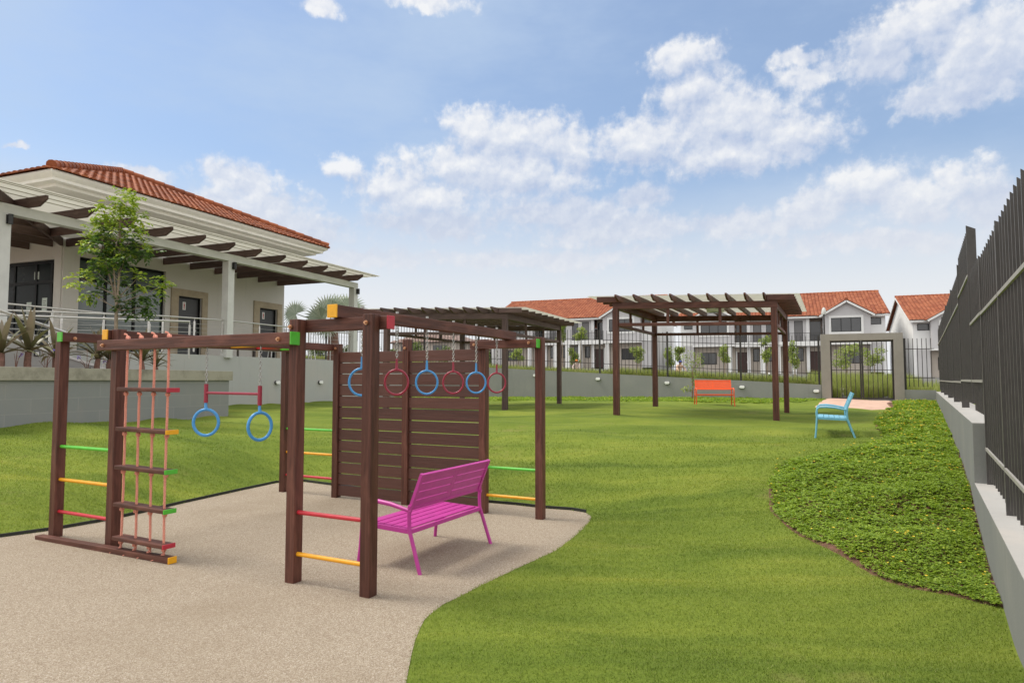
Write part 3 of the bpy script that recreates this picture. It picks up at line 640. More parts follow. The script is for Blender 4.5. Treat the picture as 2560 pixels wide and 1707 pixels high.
for k, (z, m) in enumerate(zip(SZ, ['capr', 'capy', 'capg', 'capg', 'capr'])):
    st = bar(rl, 'step', (-.055, 0, z + .004 * (k % 2)), (.645, 0, z - .004), .115, .034, 'wood'); cap(st, 1, m, .115, .034, .008)

# chains, rings, trapeze
def chain(b, top, bot, link=.031, r=.0032):
    top, bot = Vector(top), Vector(bot); d = bot - top; n = max(2, round(d.length / (link * .74))); dn = d.normalized()
    u1 = dn.orthogonal().normalized(); u2 = dn.cross(u1)
    for k in range(n):
        c = top + d * ((k + .5) / n); s_ = u1 if k % 2 else u2
        b.tube([c + dn * (link * .5 * math.cos(t_)) + s_ * (link * .30 * math.sin(t_)) for t_ in np.linspace(0, 6.283, 11)[:-1]], r, 5, closed=True)
def ring_mesh(b, c, R_=.112, r=.0125, yaw=0, n=36):
    c = Vector(c); s_ = Vector((math.cos(yaw), math.sin(yaw), 0))
    b.tube([c + s_ * (R_ * math.cos(t_)) + Vector((0, 0, R_ * 1.08 * math.sin(t_))) for t_ in np.linspace(0, 6.283, n + 1)[:-1]], r, 10, closed=True)
def ring_thing(m, label, loc, yaw):
    t = thing('hanging_ring', label, 'gym ring', loc, -H27, 'rings hanging from the top beam')
    b = MB(); b.tube([(0, 0, -.02), (0, 0, .12)], .006, 8); b.tube([(0, 0, .115), (0, 0, .13)], .014, 8)
    b.tube([(.014 * math.cos(a), 0, -.03 + .014 * math.sin(a)) for a in np.linspace(0, 6.283, 9)[:-1]], .004, 5, closed=True); b.build('eye_bolt', 'chain', t)
    b = MB(); chain(b, (0, 0, -.035), (0, 0, -.28)); b.build('chain', 'chain', t)
    b = MB(); ring_mesh(b, (0, 0, -.480), R_=.099, r=.0100, yaw=yaw); b.tube([(0, 0, -.375), (0, 0, -.34), (0, 0, -.275)], [.014, .011, .009], 8); b.ball((0, 0, -.368), .014); b.build('ring', m, t)
    return t
lab = ['blue plastic ring half hidden behind the tallest front post', 'crimson plastic ring hanging nearest the blue ring behind the front post', 'blue plastic ring hanging over the middle of the plank wall', 'crimson plastic ring hanging before the right half of the plank wall', 'blue plastic ring hanging before the right end post of the plank wall', 'crimson plastic ring hanging clear of the plank wall, farthest along the top beam']
for k, y in enumerate((.335, .79, 1.245, 1.70, 2.145, 2.595)):
    z = FZ + .045 - .022 * y / DP - .05
    ring_thing('ringb' if k % 2 == 0 else 'ringr', lab[k], inframe(PM, y, z - .002), R((35, 32, 28, 30, 34, 40)[k]))
tz = thing('trapeze', 'crimson trapeze bar on two chains with a blue ring below each end', 'trapeze', inframe(2.255, -.09, 0), -H27)
b = MB(); b.tube([(0, 0, 1.437), (.626, 0, 1.433)], .0115, 10); b.build('bar', 'ringr', tz)
for x, yaw, dz in ((0, R(35), 0), (.626, R(78), -.012)):
    b = MB(); b.tube([(x, 0, 1.51 + dz), (x, 0, 1.355 + dz)], .0165, 10); b.build('side_tube', 'ringr', tz)
    b = MB(); b.tube([(x, 0, B1Z + .05), (x, 0, B1Z - .07)], .006, 6); chain(b, (x, 0, B1Z - .06), (x, 0, 1.505 + dz)); b.build('chain', 'chain', tz)
    b = MB(); ring_mesh(b, (x + .008, 0, 1.192 + dz), R_=.099, yaw=yaw); b.tube([(x, 0, 1.36 + dz), (x, 0, 1.33 + dz), (x + .008, 0, 1.30 + dz)], [.010, .012, .014], 8); b.build('ring', 'ringb', tz)

# ------------------------------------------------------------------ benches (local x = along the bench, y = from front to back)
def make_bench(m, label, loc, rz):
    L, D = 1.10, .575; t = thing('garden_bench', label, 'bench', loc, rz)
    b = MB(); n = 5
    fr = MB()
    for x in (-L / 2 + .015, L / 2 - .015): fr.beam((x, .01, .335), (x, D - .085, .318), .028, .038)
    fr.beam((-L / 2, .012, .335), (L / 2, .012, .335), .028, .036); fr.beam((-L / 2, D - .09, .318), (L / 2, D - .09, .318), .028, .034); fr.beam((0, .02, .33), (0, D - .1, .316), .03, .03)
    fr.build('seat_frame', m, t, .003)
    for k in range(5):
        y0 = .028 + k * .088
        for xa, xb in ((-L / 2 + .03, -.022), (.022, L / 2 - .03)): b.beam((xa, y0 + .04, .352 - .017 * k / 5), (xb, y0 + .04, .352 - .017 * k / 5), .080, .012)
        b.beam((-.020, y0 + .04, .352 - .017 * k / 5), (.020, y0 + .04, .352 - .017 * k / 5), .086, .012)
    b.build('seat', m, t, .002)
    b = MB(); y0, z0, y1, z1 = D - .095, .50, D + .02, .775; dd = Vector((0, y1 - y0, z1 - z0)); nrm = Vector((0, -dd.z, dd.y)).normalized()
    for k in range(4):
        c = Vector((0, y0, z0)) + dd * ((k + .5) / 4)
        for xa, xb in ((-L / 2 + .035, -.03), (.03, L / 2 - .035)): b.beam(c + Vector((xa, 0, 0)), c + Vector((xb, 0, 0)), .012, dd.length / 4 - .008, up=dd)
    b.beam(Vector((0, y0, z0)) + nrm * .001, Vector((0, y1, z1)) + nrm * .001, .058, .013, up=nrm)
    for x in (-L / 2 + .018, L / 2 - .018): b.beam((x, y0 - .003, z0 - .012), (x, y1 + .003, z1 + .012), .032, .028, up=nrm)
    for f_ in (0, 1): c = Vector((0, y0, z0)) + dd * f_; b.beam(c - Vector((L / 2 - .02, 0, 0)), c + Vector((L / 2 - .02, 0, 0)), .024, .022, up=dd)
    b.build('backrest', m, t, .002)
    for sx in (-1, 1):
        x = sx * (L / 2 + .004)
        b = MB(); pts = [(x + sx * .012, -.035, -.05), (x + sx * .004, -.012, .15), (x, 0, .34)]; b.tube(pts, [.0165, .0165, .0165], 8); b.build('leg', m, t)
        b = MB(); pts = [(x + sx * .012, D + .045, -.05), (x + sx * .004, D - .03, .17), (x, D - .085, .33), (x, D - .09, .42), (x, D - .085, .53)]; b.tube(pts, .0165, 8); b.build('leg', m, t)
        b = MB(); pts = [(x, 0, .33), (x, -.004, .44), (x, .008, .50), (x, .05, .532), (x, .16, .538), (x, .30, .525), (x, D - .10, .49), (x, D - .07, .485)]; b.tube(pts, [.0155, .0155, .016, .018, .019, .018, .016, .015], 8); b.build('armrest', m, t)
    return t
# magenta bench: long axis along the frame's depth, back towards the right
def put_bench(m, label, cx, cy, hd, dz=0):
    "cx, cy: centre of the front edge; hd: compass heading of the front-to-back direction"
    return make_bench(m, label, (cx, cy, (Z(cx, cy) if sdf(np.array([cx]), np.array([cy]), PIT)[0] > 0 else 0) + dz), -R(hd))
put_bench('magenta', 'magenta metal bench on the gravel beside the climbing frame', -1.0, 6.14, 118)
put_bench('orange', 'orange metal bench on the lawn in front of the grey back wall', 6.22, 20.32, 10)
put_bench('bluep', 'light blue metal bench on the lawn seen from its end', 5.70, 12.43, 115, .0)
# ------------------------------------------------------------------ right boundary wall and iron fence (local y runs along the wall, x away from the lawn)
M_['pale_rail'] = mat('pale_metal_rail', (.30, .285, .26), .55, .15, 12)  # rails are paler than the upright bars
bw = thing('boundary_wall', 'low grey rendered wall beside the flower bed, stepping up towards the gate', 'wall', (FB[0], FB[1], 0), -H32)
b = MB(); b.box(0, .34, -7, 3.5, -.5, .53); b.box(0, .34, 3.5, 22.62, -.5, 1.115); b.build('wall', 'render_side', bw, .004)
b = MB(); b.box(-.0, .34, -7, 3.499, .531, .536); b.box(0, .34, 3.502, 22.6, 1.116, 1.121); b.build('wall_top', 'sill', bw)
fe = thing('iron_fence', 'tall dark fence of flat upright bars standing on the stepped boundary wall', 'fence', (FB[0], FB[1], 0), -H32)
def fin(b, y, z0, z1, x0=.11, dx=.052, th=.014, sl=.045):
    b.use('iron2').prism([(x0, z0), (x0 + dx, z0), (x0 + dx, z1 - sl), (x0, z1)], 'y', y - th / 2, y + th / 2)
    b.use('iron_edge_lit').face([(x0 - .001, y - th / 2, z0), (x0 - .001, y - th / 2, z1), (x0 - .001, y + th / 2, z1), (x0 - .001, y + th / 2, z0)][::-1])
secs = [(-6.2, -3.9, .60, 2.76, .875, 2.19), (-3.9, -1.55, .60, 2.76, .875, 2.19), (-1.55, 1.75, .60, 2.76, .875, 2.19), (1.75, 3.5, .60, 2.76, .875, 2.19), (3.5, 5.1, 1.19, 2.80, 1.53, 2.20),
        (5.2, 7.7, 1.25, 3.38, 1.53, 2.80), (7.7, 10.6, 1.19, 3.20, 1.505, 2.70), (10.6, 13.8, 1.19, 3.21, 1.50, 2.70), (13.8, 17.05, 1.19, 3.21, 1.50, 2.70), (17.05, 20.5, 1.19, 3.22, 1.50, 2.71), (20.5, 22.6, 1.19, 3.22, 1.50, 2.71)]
for (y0, y1, z0, z1, ra, rt) in secs:
    b = MB(); nn = max(2, round((y1 - y0) / .185))
    for k in range(1, nn): fin(b, y0 + (y1 - y0) * k / nn, z0, z1)
    b.build('picket_panel', 'iron2', fe)
    for z in (ra, rt): b = MB(); b.box(.094, .11, y0 + .02, y1 - .02, z - .014, z + .014); b.build('rail', 'pale_rail', fe)
for y, z0, z1 in ((-6.2, .5, 2.76), (-3.9, .5, 2.76), (-1.55, .5, 2.76), (1.75, .5, 2.76), (3.46, .5, 2.74), (5.16, 1.4, 3.40), (7.7, 1.1, 3.30), (10.6, 1.1, 3.25), (13.8, 1.1, 3.25), (17.05, 1.1, 3.25), (20.5, 1.1, 3.25)):
    b = MB(); fin(b, y, z0, z1, .098, .095, .03, .05); b.build('post', 'iron2', fe)

# ------------------------------------------------------------------ back wall, its fence, gate (local x along the wall, 0 at the gate's left pillar, y away from the lawn)
WT = lambda t_: 1.345 - .0535 * t_
bk = thing('back_wall', 'long grey rendered wall across the back of the lawn with a sloping top', 'wall', (GATE[0], GATE[1], 0), -H22)
b = MB(); b.prism([(-30, -.2), (0.02, -.2), (0.02, WT(0)), (-30, WT(-30))], 'y', .20, 0); b.build('wall', 'render_grey', bk)
b = MB(); b.prism([(2.64, -.2), (3.62, -.2), (3.62, 1.165), (2.64, 1.18)], 'y', .20, 0); b.build('wall', 'render_grey', bk)
bf = thing('picket_fence', 'dark iron picket fence with thin square bars along the sloping back wall', 'fence', (GATE[0], GATE[1], 0), -H22)
pos = [0.0]
while pos[-1] > -27: pos.append(pos[-1] - 2.77)
for k in range(len(pos) - 1):
    xr, xl = pos[k] - .02, pos[k + 1]; b = MB(); nn = 18
    for q in range(1, nn):
        x = xl + (xr - xl) * q / nn; b.box(x - .009, x + .009, .088, .112, WT(x) + .10, WT(x) + 1.78)
    b.build('picket_panel', 'iron', bf)
    for dz in (.405, 1.40): b = MB(); b.beam((xl, .10, WT(xl) + dz), (xr, .10, WT(xr) + dz), .016, .022); b.build('rail', 'iron', bf)
    b = MB(); b.box(xl - .035, xl + .035, .07, .13, WT(xl) - .04, WT(xl) + 1.80); b.build('post', 'iron', bf)
b = MB(); b.box(-.075, -.005, .07, .13, WT(0) - .04, WT(0) + 1.80); b.build('post', 'iron', bf)
bf2 = thing('picket_fence', 'short dark iron picket fence between the gate and the tall side fence', 'fence', (GATE[0], GATE[1], 0), -H22)
b = MB()
for q in range(1, 7): x = 2.70 + q * .137; b.box(x - .009, x + .009, .088, .112, 1.28, 2.98)
b.build('picket_panel', 'iron', bf2)
for z in (1.60, 2.61): b = MB(); b.box(2.74, 3.62, .09, .11, z - .011, z + .011); b.build('rail', 'iron', bf2)
b = MB(); b.box(2.67, 2.75, .07, .13, 1.1, 2.99); b.build('post', 'iron', bf2)
gp = thing('gate_portal', 'taupe concrete portal framing the double iron gate', 'gateway', (GATE[0], GATE[1], 0), -H22)
b = MB(); b.box(.03, .335, -.06, .26, .4, 2.945); b.build('pillar', 'taupe', gp, .004)
b = MB(); b.box(2.365, 2.66, -.06, .26, .4, 2.945); b.build('pillar', 'taupe', gp, .004)
b = MB(); b.box(.03, 2.66, -.06, .26, 2.946, 3.19); b.build('lintel', 'taupe', gp, .004)
def gate_leaf(x0, x1, label):
    t = thing('metal_gate', label, 'gate', (GATE[0], GATE[1], 0), -H22, 'leaves of the double gate')
    b = MB(); z0, z1, fw = .835, 2.935, .05
    b.box(x0, x0 + fw, .06, .11, z0, z1); b.box(x1 - fw, x1, .06, .11, z0, z1); b.box(x0 + fw, x1 - fw, .06, .11, z0, z0 + fw); b.box(x0 + fw, x1 - fw, .06, .11, z1 - fw, z1); b.build('gate_frame', 'iron', t, .003)
    b = MB()
    for q in range(1, 6): x = x0 + fw + (x1 - x0 - 2 * fw) * q / 6; b.box(x - .010, x + .010, .075, .095, z0 + fw, z1 - fw)
    b.build('bars', 'iron', t); b = MB(); b.box(x0 + fw, x1 - fw, .066, .074, 1.865, 1.889); b.build('mid_rail', 'iron', t)
    return t
gate_leaf(.34, 1.345, 'left leaf of the dark iron double gate under the taupe portal'); g2 = gate_leaf(1.357, 2.36, 'right leaf of the dark iron double gate under the taupe portal, with the lock')
b = MB(); b.box(1.37, 1.41, .03, .06, 1.9, 2.04); b.tube([(1.39, .03, 2.0), (1.39, .0, 2.0), (1.45, .0, 2.0)], .008, 6); b.build('lock', 'black', g2)

# bulkhead lamps
def bulkhead(label, loc, rz, group):
    t = thing('bulkhead_lamp', label, 'wall lamp', loc, rz, group)
    def oval(b, y0, y1, hw, hh, n=28, rr=1):
        prof = []
        for k in range(n):
            a = 2 * math.pi * k / n; cx = (hw - hh) if math.cos(a) > 0 else -(hw - hh); prof.append((cx + hh * math.cos(a), hh * math.sin(a)))
        b.prism(prof, 'y', y1, y0)
    b = MB(); oval(b, -.05, 0, .105, .062); b.build('lamp_base', 'black', t, .004)
    b = MB(); oval(b, -.095, -.05, .098, .056); b.build('lamp_glass', 'lampwhite', t, .014)
    return t
for x, z, l in ((-11.1, 1.71, 'white oval lamp on the back wall, seen between the climbing frame and the left pergola'), (-8.35, 1.56, 'white oval lamp on the back wall between the two pergolas'), (-5.54, 1.405, 'white oval lamp on the back wall left of the sapling'), (-2.73, 1.25, 'white oval lamp on the back wall right of the orange bench'), (-.16, 1.115, 'white oval lamp on the back wall beside the gate portal')):
    p_ = GATE + ub * x; bulkhead(l, (p_[0], p_[1], z), -H22, 'lamps on the back wall')
for y, l in ((2.185, 'white lamp on the pale terrace wall, seen right of the trapeze'), (4.455, 'white lamp on the pale terrace wall, seen between two timber posts'), (6.62, 'white lamp on the pale terrace wall, hidden behind the plank wall'), (-.42, 'white lamp on the pale terrace wall at the end of the planter')):
    p_ = COL + vb * y; bulkhead(l, (p_[0], p_[1], 1.435), R(90) - H22, 'lamps on the terrace wall')

# ------------------------------------------------------------------ two timber pergolas on the lawn
def pergola(label, FL, U, V, ztop, zb, n_side, m):
    FL = Vector((*FL, 0)); U = Vector((*U, 0)); V = Vector((*V, 0)); t = thing('pergola', label, 'pergola', (FL.x, FL.y, 0), 0, 'timber pergolas on the lawn')
    u_, v_ = U.normalized(), V.normalized(); Wd, Dp = U.length, V.length; zv = Vector((0, 0, 1))
    P = lambda a, b_, z: U * a + V * b_ + zv * z
    ps = .13
    for a, b_ in ((0, 0), (1, 0), (0, 1), (1, 1)):
        g_ = Z(FL.x + P(a, b_, 0).x, FL.y + P(a, b_, 0).y); bar(t, 'post', P(a, b_, g_ - .3), P(a, b_, ztop - .151), ps, ps, m, up=v_)
    e_ = ps / 2
    bar(t, 'beam', P(0, 0, ztop - .075) - u_ * e_, P(1, 0, ztop - .075) + u_ * e_, .10, .148, m); bar(t, 'beam', P(0, 1, ztop - .075) - u_ * e_, P(1, 1, ztop - .075) + u_ * e_, .10, .148, m)
    bar(t, 'beam', P(0, 0, ztop - .077) + v_ * .055, P(0, 1, ztop - .077) - v_ * .055, .10, .144, m); bar(t, 'beam', P(1, 0, ztop - .077) + v_ * .055, P(1, 1, ztop - .077) - v_ * .055, .10, .144, m)
    zr = ztop - .505
    bar(t, 'lower_rail', P(0, 0, zr) + u_ * e_, P(1, 0, zr) - u_ * e_, .06, .075, m); bar(t, 'lower_rail', P(0, 1, zr) + u_ * e_, P(1, 1, zr) - u_ * e_, .06, .075, m)
    bar(t, 'lower_rail', P(0, 0, zr) + v_ * e_, P(0, 1, zr) - v_ * e_, .06, .075, m); bar(t, 'lower_rail', P(1, 0, zr) + v_ * e_, P(1, 1, zr) - v_ * e_, .06, .075, m)
    for b_ in (0, 1):
        for a in (.335, .665): bar(t, 'strut', P(a, b_, zr + .038), P(a, b_, ztop - .151), .06, .06, m, up=v_)
    for a in (0, 1):
        for b_ in (.335, .665): bar(t, 'strut', P(a, b_, zr + .038), P(a, b_, ztop - .151), .06, .06, m, up=u_)
    ov = .52; zc = ztop + .068
    for k in range(9):
        a = .04 + .91 * k / 8
        o = bar(t, 'rafter', P(a, 1, zc) + v_ * ov, P(a, 0, zc) - v_ * ov, .042, .13, m, cut=(.20, .045))
    for sgn, a in ((-1, .04), (1, .95)):
        for k in range(n_side):
            b_ = -.02 + 1.04 * k / (n_side - 1)
            bar(t, 'outrigger', P(a, b_, zc) + u_ * sgn * .022, P(a, b_, zc) + u_ * sgn * (.62 if sgn > 0 else .55), .042, .126, m)
    zs = ztop + .142; so_ = .06; b = MB()
    q = [P(0, 0, zs) - u_ * .62 - v_ * so_, P(1, 0, zs) + u_ * .56 - v_ * so_, P(1, 1, zs) + u_ * .56 + v_ * .62, P(0, 1, zs) - u_ * .62 + v_ * .62]
    b.add(q + [p + zv * .012 for p in q], [(0, 3, 2, 1), (4, 5, 6, 7), (0, 1, 5, 4), (1, 2, 6, 5), (2, 3, 7, 6), (3, 0, 4, 7)]); b.build('roof_sheet', 'sheet', t)
    return t
pr = pergola('square timber pergola near the blue bench with a white sheet roof', (2.385, 15.15), (3.47, -.42), (1.6, 3.3), 3.30, 0, 9, 'wood')
pergola('greyer, more distant timber pergola half hidden behind the plank wall', (-3.3, 17.4), (3.12, -.30), (1.69, 4.1), 3.25, 0, 10, 'wood_grey')
fl = thing('flood_lamp', 'small square white lamp under the rafters of the near pergola', 'lamp', (5.0, 16.2, 3.24), R(20))
b = MB(); b.box(-.15, .15, -.15, .15, -.05, .06); b.build('lamp_body', 'white', fl, .006); b = MB(); b.box(-.11, .11, -.11, .11, -.062, -.052); b.build('lamp_glass', 'glass2', fl)

# ------------------------------------------------------------------ clubhouse, terrace and planter (local x outwards to the lawn, y along the front)
LOC = (COL[0], COL[1], 0); RZ = -H22
def tiles(b, P0, E, Uv, Nv, length, hmax, col=.245, row=.36, r=.060):
    P0, E, Uv, Nv = map(Vector, (P0, E, Uv, Nv)); nc = int(length / col)
    for j in range(nc):
        e0 = (j + .5) * length / nc; hm = hmax(e0)
        if hm < .1: continue
        nr = max(1, math.ceil(hm / row)); hw = length / nc / 2
        for q in range(nr):
            y0 = q * row - .04; y1 = min((q + 1) * row, hm); vs = []
            for (yy, lift) in ((y0, .035), (y1, .0)):
                for k in range(6):
                    a = math.pi * k / 5; vs.append(P0 + E * (e0 - hw * .98 * math.cos(a)) + Uv * yy + Nv * (lift + r * math.sin(a) + random.uniform(-.004, .004)))
            o_ = b.smooth; b.smooth = False
            b.add(vs, [(k, k + 1, 7 + k, 6 + k) for k in range(5)] + [(0, 5, 4, 3, 2, 1)]); b.smooth = o_
def capline(b, p0, p1, r=.12, step=.36):
    p0, p1 = Vector(p0), Vector(p1); d = p1 - p0; n = max(1, round(d.length / step))
    for k in range(n):
        a, c = p0 + d * (k / n), p0 + d * ((k + 1.08) / n); b.tube([a, c], [r * 1.12, r * .9], 10)
club = thing('clubhouse', 'white clubhouse with a red tiled hip roof and dark windows on the raised terrace', 'building', LOC, RZ)
WX, Y0, Y1, ZF, ZE = -3.5, -2.85, 6.49, 2.262, 6.85
def wall_panels(b, fixed, span, z0, z1, ops, axis, th):
    "a wall of thickness th with openings (a0, a1, za, zb) sorted along the span"
    def bx(a0, a1, za, zb):
        if a1 - a0 < 1e-4 or zb - za < 1e-4: return
        if axis == 'y': b.box(fixed - th, fixed, a0, a1, za, zb)
        else: b.box(a0, a1, fixed, fixed + th, za, zb)
    c = span[0]
    for (a0, a1, za, zb) in ops:
        bx(c, a0, z0, z1); bx(a0, a1, z0, za); bx(a0, a1, zb, z1); c = a1
    bx(c, span[1], z0, z1)
b = MB()
wall_panels(b, WX, (Y0, Y1), 2.0, ZE, [(-2.33, .69, ZF, 5.20), (1.20, 2.21, ZF, 4.44), (5.06, 6.07, ZF, 4.41)], 'y', .22)
wall_panels(b, Y0, (-13, WX - .2201), 2.0, ZE, [(-12, WX - .30, ZF, 5.06)], 'x', .22)
b.box(-13, WX - .2202, Y1 - .22, Y1, 2.0, ZE); b.build('wall', 'wallwhite', club)
b = MB(); b.box(WX + .002, WX + .06, -2.82, -2.34, 2.0, 5.40); b.build('pilaster', 'wallwhite', club, .004)
def glazing(name, y0, y1, z0, z1, muls, tr, m, axis='y'):
    f = MB(); fw = .055; X0, X1 = WX - .16, WX - .10
    def fb(a0, a1, za, zb):
        if axis == 'y': f.box(X0, X1, a0, a1, za, zb)
        else: f.box(a0, a1, Y0 + .10, Y0 + .16, za, zb)
    fb(y0, y0 + fw, z0, z1); fb(y1 - fw, y1, z0, z1); fb(y0 + fw, y1 - fw, z0, z0 + .08); fb(y0 + fw, y1 - fw, z1 - .09, z1); fb(y0 + fw, y1 - fw, tr - .045, tr + .045)
    for q in muls: fb(q - .045, q + .045, z0 + .08, tr - .046); fb(q - .045, q + .045, tr + .046, z1 - .09)
    o = f.build('window', 'frame', club); g = MB()
    if axis == 'y': g.box(WX - .140, WX - .125, y0 + .03, y1 - .03, z0 + .03, z1 - .03)
    else: g.box(y0 + .03, y1 - .03, Y0 + .125, Y0 + .14, z0 + .03, z1 - .03)
    g.build('pane', m, o); return o
glazing('front', -2.33, .69, ZF, 5.20, [-1.38, -.39], 4.56, 'glass2')
wn = glazing('side', -12, WX - .30, ZF, 5.06, [WX - 1.25 - 1.0 * k for k in range(8)][:8] + [WX - .55 + .0], 4.42, 'glass', 'x')
for x, z0, z1 in ((WX - .85, 3.55, 3.95), (WX - 1.55, 3.5, 3.85), (WX - 1.25, 4.52, 4.75)):
    b = MB(); b.box(x - .11, x + .11, Y0 + .118, Y0 + .1235, z0, z1); nt = b.build('notice', 'notice', club)
    b = MB()
    for k in range(4): b.box(x - .07, x + .07 - .03 * (k % 2), Y0 + .1165, Y0 + .1178, z1 - .1 - k * .06, z1 - .085 - k * .06)
    b.build('printed_lines', 'ink', nt)
for (ya, yb, ys0, ys1, zt, zs) in ((1.20, 2.21, .90, 2.46, 4.44, 4.68), (5.06, 6.07, 4.75, 6.34, 4.41, 4.66)):
    d_ = MB(); d_.box(WX - .15, WX - .11, ya + .05, yb - .05, ZF, zt - .05); do = d_.build('door', 'door', club)
    f = MB(); f.box(WX - .17, WX - .06, ya, ya + .05, ZF, zt); f.box(WX - .17, WX - .06, yb - .05, yb, ZF, zt); f.box(WX - .17, WX - .06, ya + .05, yb - .05, zt - .05, zt); f.build('door_frame', 'frame', do)
    s_ = MB(); s_.box(WX + .001, WX + .05, ys0, ya, ZF, zs); s_.box(WX + .001, WX + .05, yb, ys1, ZF, zs); s_.box(WX + .001, WX + .05, ya, yb, zt, zs); s_.build('door_surround', 'stone', do, .004)
    hb = MB(); hb.tube([(WX - .11, yb - .14, 3.28), (WX - .06, yb - .14, 3.28), (WX - .06, yb - .25, 3.28)], .011, 8); hb.tube([(WX - .112, yb - .14, 3.28), (WX - .10, yb - .14, 3.28)], .028, 12); hb.build('handle', 'steel', do)
    sg = MB(); yc = ya + .36; sg.use('white').box(WX - .109, WX - .105, yc - .065, yc + .065, 3.98, 4.26)
    sg.use('signred'); sg.ball((WX - .103, yc, 4.215), .018, 8, 5, (.2, 1, 1)); sg.box(WX - .1045, WX - .1035, yc - .024, yc + .024, 4.10, 4.19); sg.box(WX - .1045, WX - .1035, yc - .021, yc - .004, 4.01, 4.10); sg.box(WX - .1045, WX - .1035, yc + .004, yc + .021, 4.01, 4.10)
    sg.build('door_sign', None, do)
mt_ = MB(); mt_.box(WX + .001, WX + .05, 3.32, 3.47, 4.15, 4.40); mt_.box(WX + .05, WX + .06, 3.36, 3.43, 4.20, 4.28); mt_.build('meter_box', 'white', club, .004)
ex0, ex1, ey0, ey1 = -13.5, -2.23, -4.05, 7.72; ez = 7.20
b = MB(); rings = [(0, 7.195), (0, 7.13), (.05, 7.09), (.15, 7.03), (.15, 6.955), (.36, 6.93), (.36, 6.851)]
rv = []
for d_, z in rings: rv += [(ex0 - 1, ey0 + d_, z), (ex1 - d_, ey0 + d_, z), (ex1 - d_, ey1 - d_, z), (ex0 - 1, ey1 - d_, z)]
nr_ = len(rings); b.add(rv, [(4 * k + q, 4 * k + (q + 1) % 4, 4 * k + 4 + (q + 1) % 4, 4 * k + 4 + q)[::-1] for k in range(nr_ - 1) for q in range(4)] + [(0, 1, 2, 3), tuple(4 * (nr_ - 1) + q for q in (3, 2, 1, 0))])
b.build('eaves', 'trim', club)
b = MB(); b.box(WX - .02, WX + .10, Y0 - .10, Y1 + .10, 6.55, 6.8505); b.box(-13, WX - .021, Y0 - .10, Y0 + .02, 6.55, 6.8505); b.build('cornice', 'soffit', club, .01)
APX = Vector((-7.30, 1.83, 9.36)); EL, ER = Vector((ex1, ey0, ez)), Vector((ex1, ey1, ez)); RB = Vector((ex0 - 1, 1.83, 9.36)); BL, BR_ = Vector((ex0 - 1, ey0, ez)), Vector((ex0 - 1, ey1, ez))
b = MB(); b.face([EL, ER, APX]); b.face([BL, EL, APX, RB]); b.face([ER, BR_, RB, APX]); b.face([BR_, BL, RB]); rf = b.build('roof', 'tile', club)
b = MB()
def slope(bm_, A_, B_, top, shp):
    A_, B_ = Vector(A_), Vector(B_); E = (B_ - A_); L_ = E.length; E.normalize(); q = Vector(top) - A_; U_ = q - E * q.dot(E); H_ = U_.length; U_.normalize(); N_ = E.cross(U_)
    if N_.z < 0: N_ = -N_
    a_ = q.dot(E); tiles(bm_, A_ - U_ * .06 + N_ * .008, E, U_, N_, L_, lambda e: shp(e, a_, L_, H_) + .06)
slope(b, EL, ER, APX, lambda e, a, L_, H_: H_ * min(e / a, (L_ - e) / (L_ - a)))
slope(b, EL, BL, APX, lambda e, a, L_, H_: H_ * min(e / a, 1))
slope(b, ER, BR_, APX, lambda e, a, L_, H_: H_ * min(e / a, 1))
capline(b, EL + Vector((0, 0, .1)), APX + Vector((0, 0, .11))); capline(b, ER + Vector((0, 0, .1)), APX + Vector((0, 0, .11))); capline(b, APX + Vector((0, 0, .11)), RB + Vector((0, 0, .11)))
b.build('roof_tiles', 'tile', rf)

# terrace canopy
cn = thing('terrace_pergola', 'pale columned pergola with brown rafters wrapped round the clubhouse front', 'pergola', LOC, RZ)
for y in (-6.48, 0, 6.5):
    b = MB(); b.box(-.15, .10, y - .125, y + .125, 2.2, 5.188); b.build('column', 'column', cn, .006)
b = MB(); b.box(-.13, .10, -6.62, 6.64, 5.19, 5.41); b.build('beam', 'column', cn, .006); b = MB(); b.box(-11, -.131, -6.60, -6.38, 5.19, 5.41); b.build('beam', 'column', cn, .006)
hipx = lambda y: WX + (Y0 - y) / 3.63 * 3.5
for k in range(12):
    y = 6.07 - 1.098 * k; x0 = WX + .012 if y > Y0 else hipx(y) + .04
    if x0 < .3: bar(cn, 'rafter', (x0, y, 5.53), (.72, y, 5.53), .06, .23, 'wood_grey', cut=(.26, .09))
for k in range(8):
    x = -.75 - 1.05 * k; y0 = Y0 - .012 if x < WX else Y0 - (x - WX) / 3.5 * 3.63 - .04
    bar(cn, 'rafter', (x, y0, 5.53), (x, -7.25, 5.53), .06, .228, 'wood_grey', cut=(.26, .09))
bar(cn, 'rafter', (WX + .02, Y0 - .02, 5.525), (.55, -7.06, 5.525), .08, .225, 'wood_grey')
b = MB(); zs = 5.662
for q in ([(WX + .1, Y0, zs), (1.0, -7.47, zs), (1.0, 6.85, zs), (WX + .1, 6.85, zs)][::1], [(WX + .1, Y0, zs), (-11, Y0, zs), (-11, -7.47, zs), (.98, -7.47, zs)]):
    q = [Vector(p) for p in q]; b.add(q + [p + Vector((0, 0, .012)) for p in q], [(0, 3, 2, 1), (4, 5, 6, 7), (0, 1, 5, 4), (1, 2, 6, 5), (2, 3, 7, 6), (3, 0, 4, 7)])
b.build('roof_sheet', 'sheet', cn)
b = MB()
for x in (.93, .80, .42, .05): b.box(x - .012, x + .012, -7.3, 6.82, zs - .014, zs - .002)
b.build('fixing_strip', 'sheet_rib', cn)
